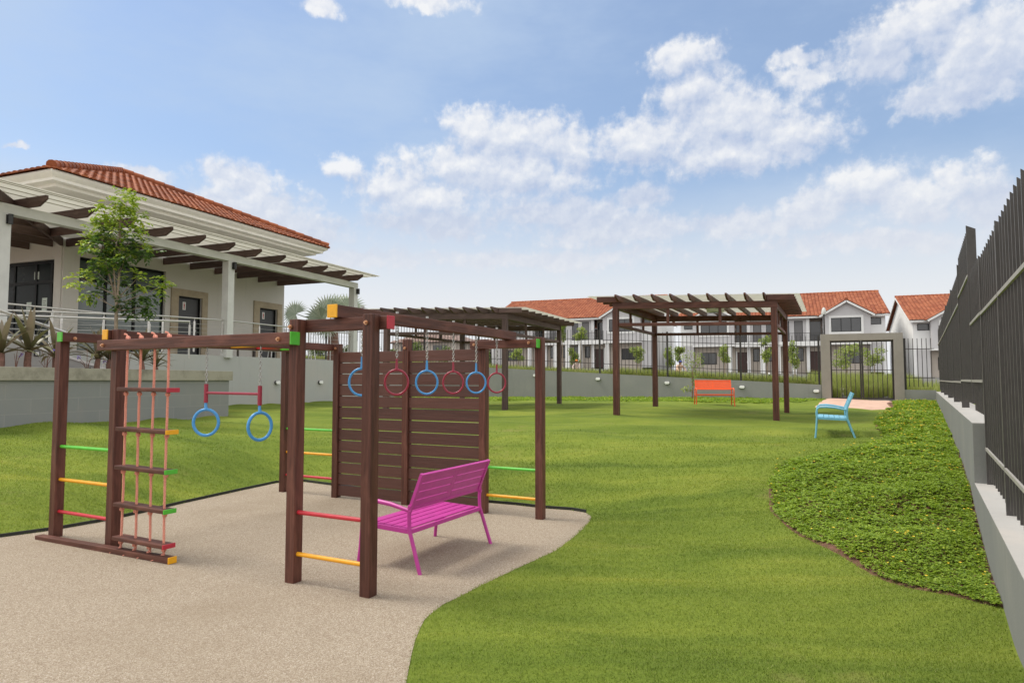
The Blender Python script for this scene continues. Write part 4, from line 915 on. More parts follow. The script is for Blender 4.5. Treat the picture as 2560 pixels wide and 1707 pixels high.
for y, l in ((-6.48, 'small black lamp on the corner column at the photo\'s left edge'), (0, 'small black lamp near the top of the middle terrace column'), (6.5, 'small black lamp near the top of the far terrace column')):
    p_ = COL + vb * (y + .06) + ub * .10; t = thing('column_lamp', l, 'wall lamp', (p_[0], p_[1], 5.06), RZ, 'black lamps on the terrace columns')
    b = MB(); b.box(.0, .03, -.05, .05, -.10, .10); b.build('bracket', 'black', t); b = MB(); b.tube([(.08, 0, -.11), (.08, 0, .11)], .048, 14); b.build('lamp_body', 'black', t)

# terrace floor, retaining wall, ramp
b = MB(); b.box(-16, -.25, -2.3, 11.0, 1.2, 2.26); b.box(-16, -.02, -9, -2.301, 1.2, 2.255); tag(b.build('terrace', 'taupe', None), kind='structure'); o = bpy.data.objects['terrace']; o.location = LOC; o.rotation_euler = (0, 0, RZ)
rw = thing('retaining_wall', 'pale grey retaining wall holding up the clubhouse terrace', 'wall', LOC, RZ)
b = MB(); b.box(-.25, 0, -3.3, 11.1, .3, 2.265); b.build('wall', 'render_pale', rw, .004)
b = MB(); b.prism([(-10.5, .3), (-3.3, .3), (-3.3, 2.24), (-10.5, 1.84)], 'x', .0, 1.3); o = b.build('ramp', 'render_pale', None); o.location = LOC; o.rotation_euler = (0, 0, RZ); tag(o, kind='structure')
sw = thing('stair_wall', 'low grey stair wall with a sloping white coping behind the planter', 'wall', LOC, RZ)
b = MB(); b.prism([(-10, .5), (-4.6, .5), (-4.6, 1.38), (-10, 2.93)], 'x', 2.5, 2.62); b.build('wall', 'render_pale', sw)
b = MB(); b.beam((2.56, -10, 2.945), (2.56, -4.62, 1.395), .15, .05); b.build('coping', 'white', sw)
for y, z in ((-7.3, 2.02), (-6.28, 1.72)):
    p_ = COL + vb * y + ub * 2.625; t = thing('step_light', 'small square recessed light in the stair wall ' + ('left of the climbing frame posts' if y < -7 else 'seen between the two left climbing frame posts'), 'step light', (p_[0], p_[1], z + .02), RZ, 'square lights in the stair wall')
    b = MB(); b.box(0, .012, -.055, .055, -.05, .05); b.build('light_frame', 'black', t); b = MB(); b.box(.012, .016, -.034, .034, -.03, .03); b.build('light_glass', 'lampwhite', t)

def railing(label, pts, hgt, cables=6, step=1.25, rail_r=.023):
    t = thing('steel_railing', label, 'railing', LOC, RZ, 'steel cable railings of the terrace')
    b = MB(); b.tube([(x, y, z) for x, y, z in pts], rail_r, 10); b.build('handrail', 'steel', t)
    cb = MB(); first = True
    for (p0, p1) in zip(pts[:-1], pts[1:]):
        p0, p1 = Vector(p0), Vector(p1); n = max(1, round((p1 - p0).length / step))
        for k in range(n + 1):
            if k == 0 and not first: continue
            p = p0.lerp(p1, k / n); b = MB(); b.box(p.x - .008, p.x + .008, p.y - .025, p.y + .025, p.z - hgt, p.z - .09); b.tube([(p.x, p.y, p.z - .1), (p.x, p.y, p.z - .02)], .008, 8); b.build('post', 'steel', t)
        first = False
        for q in range(cables):
            dz = .16 + q * (hgt - .22) / cables; cb.tube([p0 - Vector((0, 0, dz)), p1 - Vector((0, 0, dz))], .0045, 5)
    cb.build('cables', 'cable', t); return t
railing('steel cable railing between the middle and far terrace columns', [(-.05, .16, 3.36), (-.05, 6.35, 3.36)], 1.09)
railing('steel cable railing along the terrace edge beside the left corner column', [(-.45, -6.35, 3.26), (-.45, -2.4, 3.26)], 1.0)
railing('upper sloping steel ramp rail running to the middle terrace column', [(.03, -7.9, 2.975), (.03, -2.35, 3.29), (-.04, -.16, 3.36)], .98)
railing('lower sloping steel ramp rail ending in front of the terrace wall', [(1.25, -8.6, 2.77), (1.25, -2.55, 3.08)], .98)
railing('white steel stair handrail slanting down behind the bronze plants', [(2.56, -8.8, 3.03), (2.56, -5.9, 2.26)], .55, 0, 1.4, .03)

# planter
pl = thing('planter_wall', 'grey blockwork planter wall with a stained concrete cap on the left', 'planter', LOC, RZ)
b = MB(); b.box(4.02, 4.27, -12, -4.15, .2, 1.535); b.box(1.3, 4.0199, -4.40, -4.15, .2, 1.535); b.build('wall', 'block', pl)
b = MB(); b.prism([(-12, 1.536), (-4.09, 1.522), (-4.09, 1.728), (-12, 1.765)], 'x', 3.98, 4.32); b.build('wall_cap', 'concrete', pl, .006); b = MB(); b.box(1.3, 3.979, -4.44, -4.09, 1.53, 1.726); b.build('wall_cap', 'concrete', pl, .006)
b = MB(); b.box(2.63, 4.019, -12, -4.401, 1.3, 1.66); o = b.build('planter_soil', 'soil', None); o.location = LOC; o.rotation_euler = (0, 0, RZ); tag(o, kind='structure')
# ------------------------------------------------------------------ duplex houses across the street (local x along the street, y away)
OH = np.array([27.941, 64.0])
def make_duplex(label, c, zg):
    p_ = OH + ub * c; t = thing('duplex_house', label, 'house', (p_[0], p_[1], zg), -H22, 'white duplex houses across the street')
    b = MB(); fl_ = MB()
    EZ, HW, D, ZS = 5.3, 9.3, 14.0, 2.96
    # shell: two side walls, back wall, front pieces set between and around the openings
    b.use('housewall'); b.box(-HW, -HW + .2, .0, D, -.8, EZ); b.box(HW - .2, HW, 0, D, -.8, EZ); b.box(-HW + .2, HW - .2, D - .2, D, -.8, EZ)
    for x in (-HW, HW - .2):
        b.prism([(0, EZ), (D, EZ), (D / 2, 8.12)], 'x', x, x + .2)
    def wallseg(x0, x1, z0, z1, y=0.0, th=.2): b.box(x0, x1, y, y + th, z0, z1)
    wins = []; doors = []
    for s_ in (-1, 1):
        def X(a0, a1): return (a0, a1) if s_ > 0 else (-a1, -a0)
        b.use('housegrey')
        ops = [(.35, 1.05, 2.98, 5.0), (1.5, 2.26, 2.98, 5.0)]
        c0 = 0.0
        for (a0, a1, z0, z1) in ops: wallseg(*X(c0, a0), ZS, EZ); wallseg(*X(a0, a1), z1, EZ); c0 = a1
        wallseg(*X(c0, 2.85), ZS, EZ)
        b.use('housewall'); b.box(*X(2.55, 2.85), -.12, -.001, 0, EZ)
        # balcony recess, grey gable bay, white end
        b.use('housebeige'); b.box(*X(2.85, 4.0), 1.2, 1.4, ZS, EZ)
        b.use('housegrey'); b.box(*X(4.0, 8.0), -.8, .2, 2.75, EZ)
        b.box(*X(8.0, 9.1), 0, .2, 0, 2.75); b.use('housewall'); b.box(*X(8.0, 9.1), 0, .2, 2.75, EZ)
        xa, xb = X(3.95, 8.05); b.use('housegrey'); b.prism([(xa, EZ), (xb, EZ), ((xa + xb) / 2, 6.62)], 'y', -.6, -.8)
        b.use('white')   # raised window surround of the gable bay, slab band, pillars
        w0, w1 = X(4.69, 7.21); b.box(w0 - .2, w1 + .2, -.86, -.801, 5.1, 5.3); b.box(w0 - .2, w1 + .2, -.86, -.801, 3.58, 3.78); b.box(w0 - .2, w0, -.86, -.801, 3.78, 5.1); b.box(w1, w1 + .2, -.86, -.801, 3.78, 5.1)
        b.box(*X(0.0, 3.99), -.75, -.001, 2.52, 2.955); b.box(*X(4.0, 8.02), -.83, -.01, 2.60, 2.749)
        b.box(*X(1.2, 1.62), -.70, -.3, -.8, 2.519); b.box(*X(.0, .22), -.70, -.3, -.8, 2.519); b.box(*X(4.25, 4.6), -.7, -.3, -.8, 2.599)
        b.use('housebeige'); wallseg(*X(0, 2.76), -.8, 2.7, .35); wallseg(*X(2.76, 3.82), 2.05, 2.7, .35); wallseg(*X(3.82, 8.0), -.8, 2.7, .35)
        b.use('white'); b.box(*X(2.62, 2.76), .30, .349, -.8, 2.15); b.box(*X(3.82, 3.96), .30, .349, -.8, 2.15)
        # cross-gable roof trim
        wins += [(X(.35, 1.05), 2.98, 5.0, .06), (X(1.5, 2.26), 2.98, 5.0, .06), (X(4.69, 7.21), 3.78, 5.1, -.82), (X(7.86, 8.95), 4.46, 5.06, -.02), (X(1.74, 2.28), 1.1, 2.35, .33), (X(.45, .95), 1.1, 2.35, .33), (X(5.8, 7.35), .85, 2.02, .33)]
        doors.append((X(2.76, 3.82), s_)); fl_.box(*X(0, 4.0), -.75, 1.2, 2.956, 2.965)
    b.build('wall', None, t)
    fl_.build('balcony_floor', 'housegrey', t)
    for ((x0, x1), z0, z1, y) in wins:
        f = MB(); w_ = .05; f.box(x0, x0 + w_, y - .03, y + .02, z0, z1); f.box(x1 - w_, x1, y - .03, y + .02, z0, z1); f.box(x0 + w_, x1 - w_, y - .03, y + .02, z0, z0 + w_); f.box(x0 + w_, x1 - w_, y - .03, y + .02, z1 - w_, z1)
        if x1 - x0 > 1.2:
            for q in ((1 / 3, 2 / 3) if x1 - x0 > 2 else (.5,)): xm = x0 + (x1 - x0) * q; f.box(xm - .025, xm + .025, y - .025, y + .015, z0 + w_, z1 - w_)
        o = f.build('window', 'frame', t); g_ = MB(); g_.box(x0 + .02, x1 - .02, y - .005, y + .01, z0 + .02, z1 - .02); g_.build('pane', 'panelgrey' if (z1 - z0 > 1.9 and abs(x0 + x1) > 3) else 'glasshouse', o)
    for (x0, x1), s_ in doors:
        d_ = MB(); d_.box(x0, x1, .36, .42, 0, 2.05); o = d_.build('door', 'doorbrown', t); hb = MB(); xh = x1 - .12 if s_ < 0 else x0 + .12; hb.box(xh - .02, xh + .02, .33, .36, .95, 1.15); hb.build('handle', 'steel', o)
        xx = (2.95, 3.9) if s_ > 0 else (-3.9, -2.95); d_ = MB(); d_.box(xx[0], xx[1], 1.14, 1.19, 2.97, 4.95); d_.build('balcony_door', 'glasshouse', t)
        r_ = MB(); xa, xb = (.9, 4.0) if s_ > 0 else (-4.0, -.9); r_.box(xa, xb, -.72, -.69, 3.74, 3.78); r_.box(xa, xb, -.72, -.69, 3.02, 3.05)
        for q in range(22): x = xa + (xb - xa) * q / 21; r_.box(x - .01, x + .01, -.715, -.695, 3.05, 3.74)
        r_.build('balcony_railing', 'iron', t)
    f = MB(); E0, RZ_, RY = -.55, 8.35, 7.0
    f.box(-HW - .35, HW + .35, E0, E0 + .12, EZ - .12, EZ + .06)
    for s_ in (-1, 1):
        xc = s_ * 6.0
        for q in (-1, 1): f.beam((xc + q * 2.32, -1.16, EZ - .06), (xc, -1.16, 6.62), .10, .17)
        f.beam((s_ * (HW + .33), E0 + .02, EZ - .02), (s_ * (HW + .33), RY, RZ_ - .10), .06, .20); f.beam((s_ * (HW + .33), 2 * RY - E0, EZ - .02), (s_ * (HW + .33), RY, RZ_ - .10), .06, .20)
    f.build('fascia', 'white', t)
    A_, B_ = Vector((-HW - .36, E0 - .02, EZ + .08)), Vector((HW + .36, E0 - .02, EZ + .08)); C_, D_ = Vector((HW + .36, RY, RZ_)), Vector((-HW - .36, RY, RZ_))
    q = MB(); q.face([A_, B_, C_, D_]); q.face([D_, C_, Vector((HW + .36, 2 * RY - E0, EZ + .08)), Vector((-HW - .36, 2 * RY - E0, EZ + .08))])
    gz0, gz1 = EZ + .06, 6.78
    for s_ in (-1, 1):
        xc = s_ * 6.0
        for k in (-1, 1): q.face([(xc + k * 2.42, -1.22, gz0 - .05), (xc, -1.22, gz1), (xc, 3.3, gz1), (xc + k * 2.42, -.2, gz0 - .05)][::k])
    rf_ = q.build('roof', 'tile_far', t)
    q = MB(); E = (B_ - A_).normalized(); U_ = (D_ - A_).normalized(); N_ = E.cross(U_); H_ = (D_ - A_).length
    tiles(q, A_, E, U_, N_, (B_ - A_).length, lambda e: H_, .33, .42, .085)
    for s_ in (-1, 1):
        xc = s_ * 6.0
        for k in (-1, 1):
            P_ = Vector((xc + k * 2.42, -1.22, gz0 - .05)); up = (Vector((xc, -1.22, gz1)) - P_); L_ = up.length; up.normalize(); E_ = Vector((0, 1, 0)); n_ = up.cross(E_)
            if n_.z < 0: n_ = -n_
            tiles(q, P_, E_, up, n_, 4.4, lambda e: max(.0, min(L_, L_ - max(0, (e - .9) / 2.3 * L_ * .0))) if e < 1.0 else L_, .33, .42, .085)
        capline(q, (xc, -1.2, gz1 + .03), (xc, 3.4, gz1 + .03), .12)
    capline(q, D_ + Vector((0, 0, .03)), C_ + Vector((0, 0, .03)), .13)
    q.build('roof_tiles', 'tile_far', rf_)
    return t
du = make_duplex('white two storey duplex house with orange tiles, seen left of the near pergola', -23.36, 2.78)
def dup_at(label, c, zg):
    o = copy_tree(du); p_ = OH + ub * c; o.location = (p_[0], p_[1], zg); o['label'] = label; return o
dup_at('white two storey duplex house seen through the near pergola and above the gate', -2.03, 2.2)
dup_at('white two storey duplex house with orange tiles, half hidden by the tall side fence', 18.76, 1.52)
def low_house(label, x, y, zg, w_, d_, hz, rise):
    t = thing('bungalow', label, 'house', (x, y, zg), -H22, 'brown roofed houses in the distance')
    b = MB(); b.box(-w_ / 2, w_ / 2, 0, d_, -1, hz); b.build('wall', 'housebeige', t)
    b = MB(); e = .5; A_ = [Vector(p) for p in ((-w_ / 2 - e, -e, hz), (w_ / 2 + e, -e, hz), (w_ / 2 + e, d_ + e, hz), (-w_ / 2 - e, d_ + e, hz))]; r0, r1 = Vector((-w_ / 5, d_ / 2, hz + rise)), Vector((w_ / 5, d_ / 2, hz + rise))
    b.face([A_[0], A_[1], r1, r0]); b.face([A_[1], A_[2], r1]); b.face([A_[2], A_[3], r0, r1]); b.face([A_[3], A_[0], r0]); r_ = b.build('roof', 'tile_brown', t)
    b = MB(); E = (A_[1] - A_[0]).normalized(); mid = (r0 + r1) / 2; m0 = (A_[0] + A_[1]) / 2; U_ = (mid - m0).normalized(); H_ = (mid - m0).length; N_ = E.cross(U_); L_ = (A_[1] - A_[0]).length; a = (r0 - A_[0]).dot(E)
    tiles(b, A_[0], E, U_, N_, L_, lambda e_: H_ * min(1, e_ / a, (L_ - e_) / a), .4, .5, .09); b.build('roof_tiles', 'tile_brown', r_)
    for k in (-1, 1): f = MB(); f.box(k * w_ / 4 - .8, k * w_ / 4 + .8, -.03, .0, 1, 2.2); f.build('window', 'glasshouse', t)
low_house('far low house with a brown grey hip roof behind the plank wall', -9.6, 72, 3.0, 8.0, 7, 2.5, 1.35)
low_house('farther low house with a brown grey roof at the left pergola post', -4.9, 80, 2.6, 8.0, 7, 2.4, 1.5)

# ------------------------------------------------------------------ trees and plants
def leaf_cloud(clusters, n_per, ls, ratio=.42, droop=.15, compound=0):
    Vs, Fs, Ls, base = [], [], [], 0
    for (c, r) in clusters:
        c = np.array(c, float); r = np.array(r, float) * np.ones(3); n = int(n_per)
        d = rng.normal(0, 1, (n, 3)); d /= np.linalg.norm(d, axis=1, keepdims=True)
        p = c + d * r * (rng.random((n, 1)) ** .45)
        dr = d * .8 + rng.normal(0, .6, (n, 3)); dr[:, 2] -= droop; dr /= np.linalg.norm(dr, axis=1, keepdims=True)
        if compound:
            L = ls * 2.1 * (.7 + .6 * rng.random(n)); side = np.cross(dr, [0, 0, 1]); side /= np.linalg.norm(side, axis=1, keepdims=True) + 1e-9
            for k in range(compound):
                f = (k // 2 + 1) / (compound // 2 + 1); sg = 1 if k % 2 else -1
                q = p + dr * (L * f)[:, None] - np.array([0, 0, 1]) * (L * f * f * .25)[:, None]
                dd = side * sg + dr * .55 + rng.normal(0, .12, (n, 3)); dd[:, 2] -= .15
                v, fa, lc = leaves_np(q, dd, np.array([0, 0, 1.]) + rng.normal(0, .25, (n, 3)), ls * (1.1 - .3 * abs(f - .5)), ls * ratio, .15)
                Vs.append(v); Fs.append(fa + base); Ls.append(lc); base += len(v)
        else:
            v, fa, lc = leaves_np(p, dr, np.array([0, 0, 1.]) + rng.normal(0, .5, (n, 3)), ls * (.7 + .6 * rng.random(n)), ls * ratio, .1)
            Vs.append(v); Fs.append(fa + base); Ls.append(lc); base += len(v)
    return np.concatenate(Vs), np.concatenate(Fs), np.concatenate(Ls)
# the young tree in the planter
TB = (-7.859, 13.08, 1.62)
yt = thing('young_tree', 'slim young tree with lime green leaf tips growing in the planter before the clubhouse', 'tree', TB)
cl = [(0.03, 3.54, 0.22), (-0.22, 3.34, 0.19), (0.26, 3.38, 0.19), (0.02, 3.05, 0.28), (-0.37, 3.12, 0.22), (0.4, 3.09, 0.19), (-0.55, 2.96, 0.17), (-0.17, 2.83, 0.25), (0.22, 2.8, 0.25), (-0.67, 2.67, 0.16), (-0.34, 2.54, 0.25), (0.04, 2.48, 0.28), (0.35, 2.54, 0.19), (-0.46, 2.29, 0.19), (-0.14, 2.22, 0.22), (0.26, 2.35, 0.13), (-0.33, 2.03, 0.19), (-0.83, 1.94, 0.2), (-0.57, 1.91, 0.22), (-0.26, 1.87, 0.17), (-0.63, 1.68, 0.16), (-0.44, 1.62, 0.14), (0.18, 1.84, 0.16), (0.5, 1.91, 0.2), (0.75, 1.88, 0.2), (0.94, 1.78, 0.13), (0.35, 1.65, 0.2), (0.6, 1.62, 0.16), (0.17, 1.46, 0.17), (0.39, 1.4, 0.17), (0.64, 1.4, 0.11), (0.33, 1.27, 0.09)]
dark, lime = [], []
tr = MB(); tr.tube([(0, 0, -.1), (.013, 0, .9), (0, .01, 1.3), (.009, 0, 1.47)], [.042, .036, .031, .028], 8)
tr.tube([(.005, 0, 1.35), (.03, .01, 1.9), (.041, 0, 2.4), (.03, -.01, 3.0), (.04, 0, 3.5)], [.026, .023, .019, .012, .005], 7)
tr.tube([(.005, 0, 1.4), (-.09, .02, 1.75), (-.202, .02, 2.1), (-.33, .05, 2.55), (-.42, .05, 3.0)], [.021, .018, .014, .010, .005], 6)
tr.tube([(0, 0, 1.42), (-.02, -.05, 1.9), (-.02, -.12, 2.3), (.1, -.16, 2.8)], [.018, .014, .010, .005], 6)
for (x, z, r) in cl:
    x *= .92; r *= .86; y = random.uniform(-.26, .26) * (1 if z > 2 else 1.2); src = (.03, 0, min(z - .12, max(1.3, z - .35)))
    tr.tube([src, ((src[0] + x) / 2, y * .4, (src[2] + z) / 2 - .02), (x, y, z)], [.009, .006, .003], 5)
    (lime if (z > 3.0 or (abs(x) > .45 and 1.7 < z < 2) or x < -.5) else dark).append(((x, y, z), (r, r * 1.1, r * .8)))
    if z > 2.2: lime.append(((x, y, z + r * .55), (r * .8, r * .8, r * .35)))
tr.build('trunk', 'bark', yt)
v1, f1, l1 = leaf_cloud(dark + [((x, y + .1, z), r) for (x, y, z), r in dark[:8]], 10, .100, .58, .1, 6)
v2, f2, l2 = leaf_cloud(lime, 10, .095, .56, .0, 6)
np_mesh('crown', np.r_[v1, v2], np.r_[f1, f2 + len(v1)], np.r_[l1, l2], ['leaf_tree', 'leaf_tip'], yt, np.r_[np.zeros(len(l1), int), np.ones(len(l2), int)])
def street_tree(label, x, y, zc, rx, rz, zg, seed, m='leaf_st', group='small trees along the street'):
    t = thing('street_tree', label, 'tree', (x, y, zg), 0, group); h_ = zc - zg
    k = MB(); k.tube([(0, 0, -.1), (.03, 0, h_ * .5), (-.02, .02, h_ + rz * .4)], [.04, .03, .008], 6); cs = []
    for q in range(9):
        a = random.random() * 6.28; rr = random.random() ** .6; e = (rx * .75 * rr * math.cos(a), rx * .75 * rr * math.sin(a), h_ + rz * random.uniform(-.8, .8)); cs.append((e, (rx * .42, rx * .42, rz * .30)))
        k.tube([(0, 0, h_ - rz * .6), (e[0] * .6, e[1] * .6, (h_ - rz * .6 + e[2]) / 2 + .05), e], [.014, .010, .004], 4)
    k.build('trunk', 'bark', t); v, f, l = leaf_cloud(cs, 95, .12, .45, .25); np_mesh('crown', v, f, l, m, t)
def sg(x, y): return float(street_z(np.array([x]), np.array([y]))[0])
ST = [(0.36, 40, 3.0, 0.48, 0.37, 'small yellow green tree beyond the fence left of the right bay of the climbing frame'), (2.88, 38, 4.21, 0.34, 0.6, 'tall thin tree with feathery top right of the left pergola'), (3.49, 38, 2.81, 0.39, 0.53, 'low bushy tree beside the white pillars of the left house'), (4.02, 39, 4.25, 0.47, 0.39, 'round topped tree at balcony height of the left house'),
      (7.57, 40, 2.95, 0.44, 0.53, 'small tree before the ground floor window seen through the near pergola'), (8.6, 36, 2.81, 0.3, 0.54, 'thin yellowing tree close behind a fence post inside the near pergola view'), (9.4, 37, 2.92, 0.27, 0.41, 'slight yellow leaved tree beside the person in the blue cap'), (12.82, 40, 3.08, 0.36, 0.56, 'narrow golden green tree right of the dark ground floor window'),
      (13.08, 34, 3.11, 0.35, 0.67, 'wispy tree just left of the near pergola right post'), (14.5, 34, 2.9, 0.29, 0.77, 'slender pale green tree between the near pergola right posts and the gate'), (16.66, 33, 2.75, 0.68, 0.67, 'wide yellow green tree behind the left gate leaf'), (18.58, 34, 2.77, 0.62, 0.64, 'wide mid green tree behind the right gate leaf')]
for k, (x, y, zc, rx, rz, l) in enumerate(ST): street_tree(l, x, y, zc, rx, rz, sg(x, y), k)
BU = [(-7.11, 50, 4.0, .7, .6, 'round green bush between two far brown roofs'), (-10.59, 50, 3.9, .85, .65, 'wide green bush left of the far brown roof'), (-12.4, 50, 3.8, .6, .5, 'green bush showing right of the far terrace column'), (-8.92, 50, 3.7, .5, .5, 'low green bush in front of the far brown roof'), (-4.94, 48, 3.65, .55, .45, 'low green bush right of the middle plank wall post'), (-14.6, 50, 3.8, .8, .6, 'green bush behind the palm trunk'), (-2.2, 49, 3.5, .7, .5, 'dull green bush behind the hanging rings')]
for (x, y, zc, rx, rz, l) in BU:
    zg = sg(x, y); t = thing('bush', l, 'bush', (x, y, zg), 0, 'bushes in the distance'); k = MB(); k.tube([(0, 0, -.1), (0, 0, zc - zg)], [.06, .02], 6); k.build('stem', 'bark', t)
    v, f, l_ = leaf_cloud([((random.uniform(-.6, .6) * rx, random.uniform(-.5, .5) * rx, (zc - zg) * random.uniform(.25, 1) + .2 * rz), (rx * .5, rx * .5, rz * .5)) for _ in range(12)], 60, .16, .5, .1); np_mesh('crown', v, f, l_, 'bush', t)
sp = thing('sapling', 'thin dark stemmed sapling against the back wall left of the orange bench', 'sapling', (6.684, 24.6, .76))
k = MB(); k.tube([(0, 0, -.05), (.02, 0, .6), (.03, .02, 1.1), (.07, 0, 1.5)], [.028, .025, .018, .006], 7); cs = []
for (x, z, r) in ((-.25, 1.6, .16), (-.05, 1.72, .14), (.2, 1.68, .16), (.38, 1.55, .12), (.32, 1.35, .13), (-.15, 1.35, .13), (.1, 1.25, .16), (-.2, 1.05, .10), (.22, 1.0, .12), (.0, .85, .10), (-.15, .45, .09), (-.3, .42, .07), (.12, .66, .08), (.05, 1.5, .15)):
    y = random.uniform(-.15, .15); cs.append(((x, y, z), (r, r, r * .8))); k.tube([(.03, .01, z - .15), (x * .6, y * .6, z - .03), (x, y, z)], [.008, .006, .003], 4)
k.build('trunk', 'bark2', sp); v, f, l_ = leaf_cloud(cs, 26, .115, .30, .2); np_mesh('crown', v, f, l_, 'leaf_st', sp)

def strap(Vs, Fs, base, o, az, up, L, wd, droop):
    n = 7; d = np.array([math.cos(az), math.sin(az), 0]); s_ = np.array([-math.sin(az), math.cos(az), 0]); p = np.array(o, float); pts = []; a = up
    for k in range(n): pts.append(p.copy()); a2 = a - droop * (k / n) ** 1.6; p = p + (d * math.cos(a2) + np.array([0, 0, 1]) * math.sin(a2)) * L / (n - 1)
    vs = []
    for k, q in enumerate(pts):
        f = k / (n - 1); wv = wd * (.35 + 1.9 * f * (1 - f) + .25 * (1 - f)) * (1 - f ** 6 * .9); nn = np.array([0, 0, 1]) * wv * .18
        vs += [q - s_ * wv * .5 + nn, q, q + s_ * wv * .5 + nn]
    for k in range(n - 1):
        i = base + k * 3; Fs += [(i, i + 1, i + 4, i + 3), (i + 1, i + 2, i + 5, i + 4)]
    Vs += vs; return base + len(vs)
PLX = ['bronze leaved cordyline at the photo\'s left edge', 'bronze leaved cordyline, second from the left edge', 'bronze leaved cordyline left of the leftmost timber post', 'drooping bronze cordyline seen just right of the leftmost timber post', 'bronze cordyline partly behind the second timber post', 'green bronze cordyline seen through the rope ladder', 'small bronze cordyline right of the rope ladder ropes']
for k, (yl, sc, g_) in enumerate(((-8.47, 1.0, .30), (-8.02, 1.12, .30), (-7.55, .95, .26), (-6.75, 1.0, .25), (-6.50, .85, .28), (-5.80, 1.05, .22), (-5.45, .6, .2))):
    p_ = COL + vb * yl + ub * 3.55; t = thing('cordyline', PLX[k], 'plant', (p_[0], p_[1], 1.65), random.random() * 6, 'cordylines in the planter')
    b = MB(); b.tube([(0, 0, -.05), (.02, 0, g_ * .6), (0, .01, g_ * sc + .04)], [.055 * sc, .05 * sc, .045 * sc], 9); b.build('stem', 'bark2', t)
    Vs, Fs, base = [], [], 0
    for q in range(17):
        f = q / 16; base = strap(Vs, Fs, base, (0, 0, g_ * sc + .02 + .07 * f), q * 2.4 + random.random() * .4, .30 + 1.15 * f + random.uniform(-.1, .1), sc * random.uniform(.52, .78), .10 * sc, 1.5 - 1.2 * f)
    me = bpy.data.meshes.new('leaves'); me.from_pydata([tuple(p) for p in Vs], [], Fs); me.materials.append(M_['leaf_cord']); me.polygons.foreach_set('use_smooth', [True] * len(Fs)); o = bpy.data.objects.new('leaves', me); C.objects.link(o); o.parent = t
for k, (yl, l) in enumerate(((-8.35, 'thin stemmed violet wildflower at the left end of the planter'), (-7.85, 'violet wildflower between the two leftmost cordylines'), (-7.1, 'violet wildflower just left of the drooping cordyline'), (-6.65, 'violet wildflower beside the second timber post'), (-6.25, 'violet wildflower behind the rope ladder'))):
    p_ = COL + vb * yl + ub * 3.75; t = thing('wildflower', l, 'flower', (p_[0], p_[1], 1.65), 0, 'violet wildflowers in the planter'); b = MB(); tips = []
    for q in range(5):
        a = random.random() * 6.28; hh = random.uniform(.22, .5); e = (.14 * math.cos(a), .14 * math.sin(a), hh); b.tube([(0, 0, 0), (e[0] * .3, e[1] * .3, hh * .6), e], [.006, .005, .003], 4); tips.append(e)
    b.build('stem', 'bark2', t); v, f, l_ = leaf_cloud([(tips[0], .02)], 8, .045, .8, -.2); np_mesh('petals', v, f, l_, 'flower_p', t)
# fan palm behind the terrace
pm = thing('fan_palm', 'silvery fan palm with a thick trunk behind the far terrace column', 'palm', (-7.86, 29.0, 2.2))
b = MB(); b.tube([(0, 0, -.4), (.02, 0, .8), (0, 0, 1.75)], [.26, .23, .20], 14); b.build('trunk', 'bark2', pm)
def fan(Vs, Fs, base, hub, face, up, R_, n=27, span=4.7):
    hub = Vector(hub); fz = Vector(face).normalized(); uz = Vector(up); uz = (uz - fz * uz.dot(fz)).normalized(); rx_ = uz.cross(fz)
    for k in range(n):
        a = -span / 2 + span * k / (n - 1); d = uz * math.cos(a) + rx_ * math.sin(a); L = R_ * (.86 + .14 * math.cos(a * .8)) * random.uniform(.95, 1.04); tn = d.cross(fz); ha = span / n * .5
        w1 = .58 * L * math.tan(ha) * 1.02; p0, p1, p2 = hub, hub + d * L * .58 + fz * .03 * L, hub + d * L - fz * .10 * L - Vector((0, 0, .04 * L))
        Vs += [p0, p1 - tn * w1, p1 + tn * w1, p2, p1 + fz * .03]; Fs += [(base, base + 1, base + 4), (base, base + 4, base + 2), (base + 1, base + 3, base + 4), (base + 4, base + 3, base + 2)]; base += 5
    return base
Vs, Fs, base = [], [], 0; pt = MB()
for (hx, hy, hz, ux, uz, tilt, R_) in ((-.12, -.35, 2.30, -.55, 1, .15, .92), (.72, -.25, 2.42, .7, .8, .25, .85), (-.40, -.45, 1.98, -1, -.05, .0, .88), (.12, .10, 2.45, .15, 1, .3, .85), (.42, -.35, 2.05, 1, .15, .1, .80), (-1.75, .3, 2.25, -.9, .45, .2, .75), (-.1, -.5, 1.7, -.3, -1, .3, .7)):
    base = fan(Vs, Fs, base, (hx, hy, hz), (.15 * ux, -1, tilt), (ux, 0, uz), R_); pt.tube([(0, 0, 1.65), (hx * .5, hy * .5, 1.5 + (hz - 1.5) * .6), (hx, hy, hz)], [.035, .025, .018], 6)
pt.build('leaf_stalks', 'leaf_palm', pm); me = bpy.data.meshes.new('fronds'); me.from_pydata([tuple(p) for p in Vs], [], Fs); me.materials.append(M_['leaf_palm']); o = bpy.data.objects.new('fronds', me); C.objects.link(o); o.parent = pm

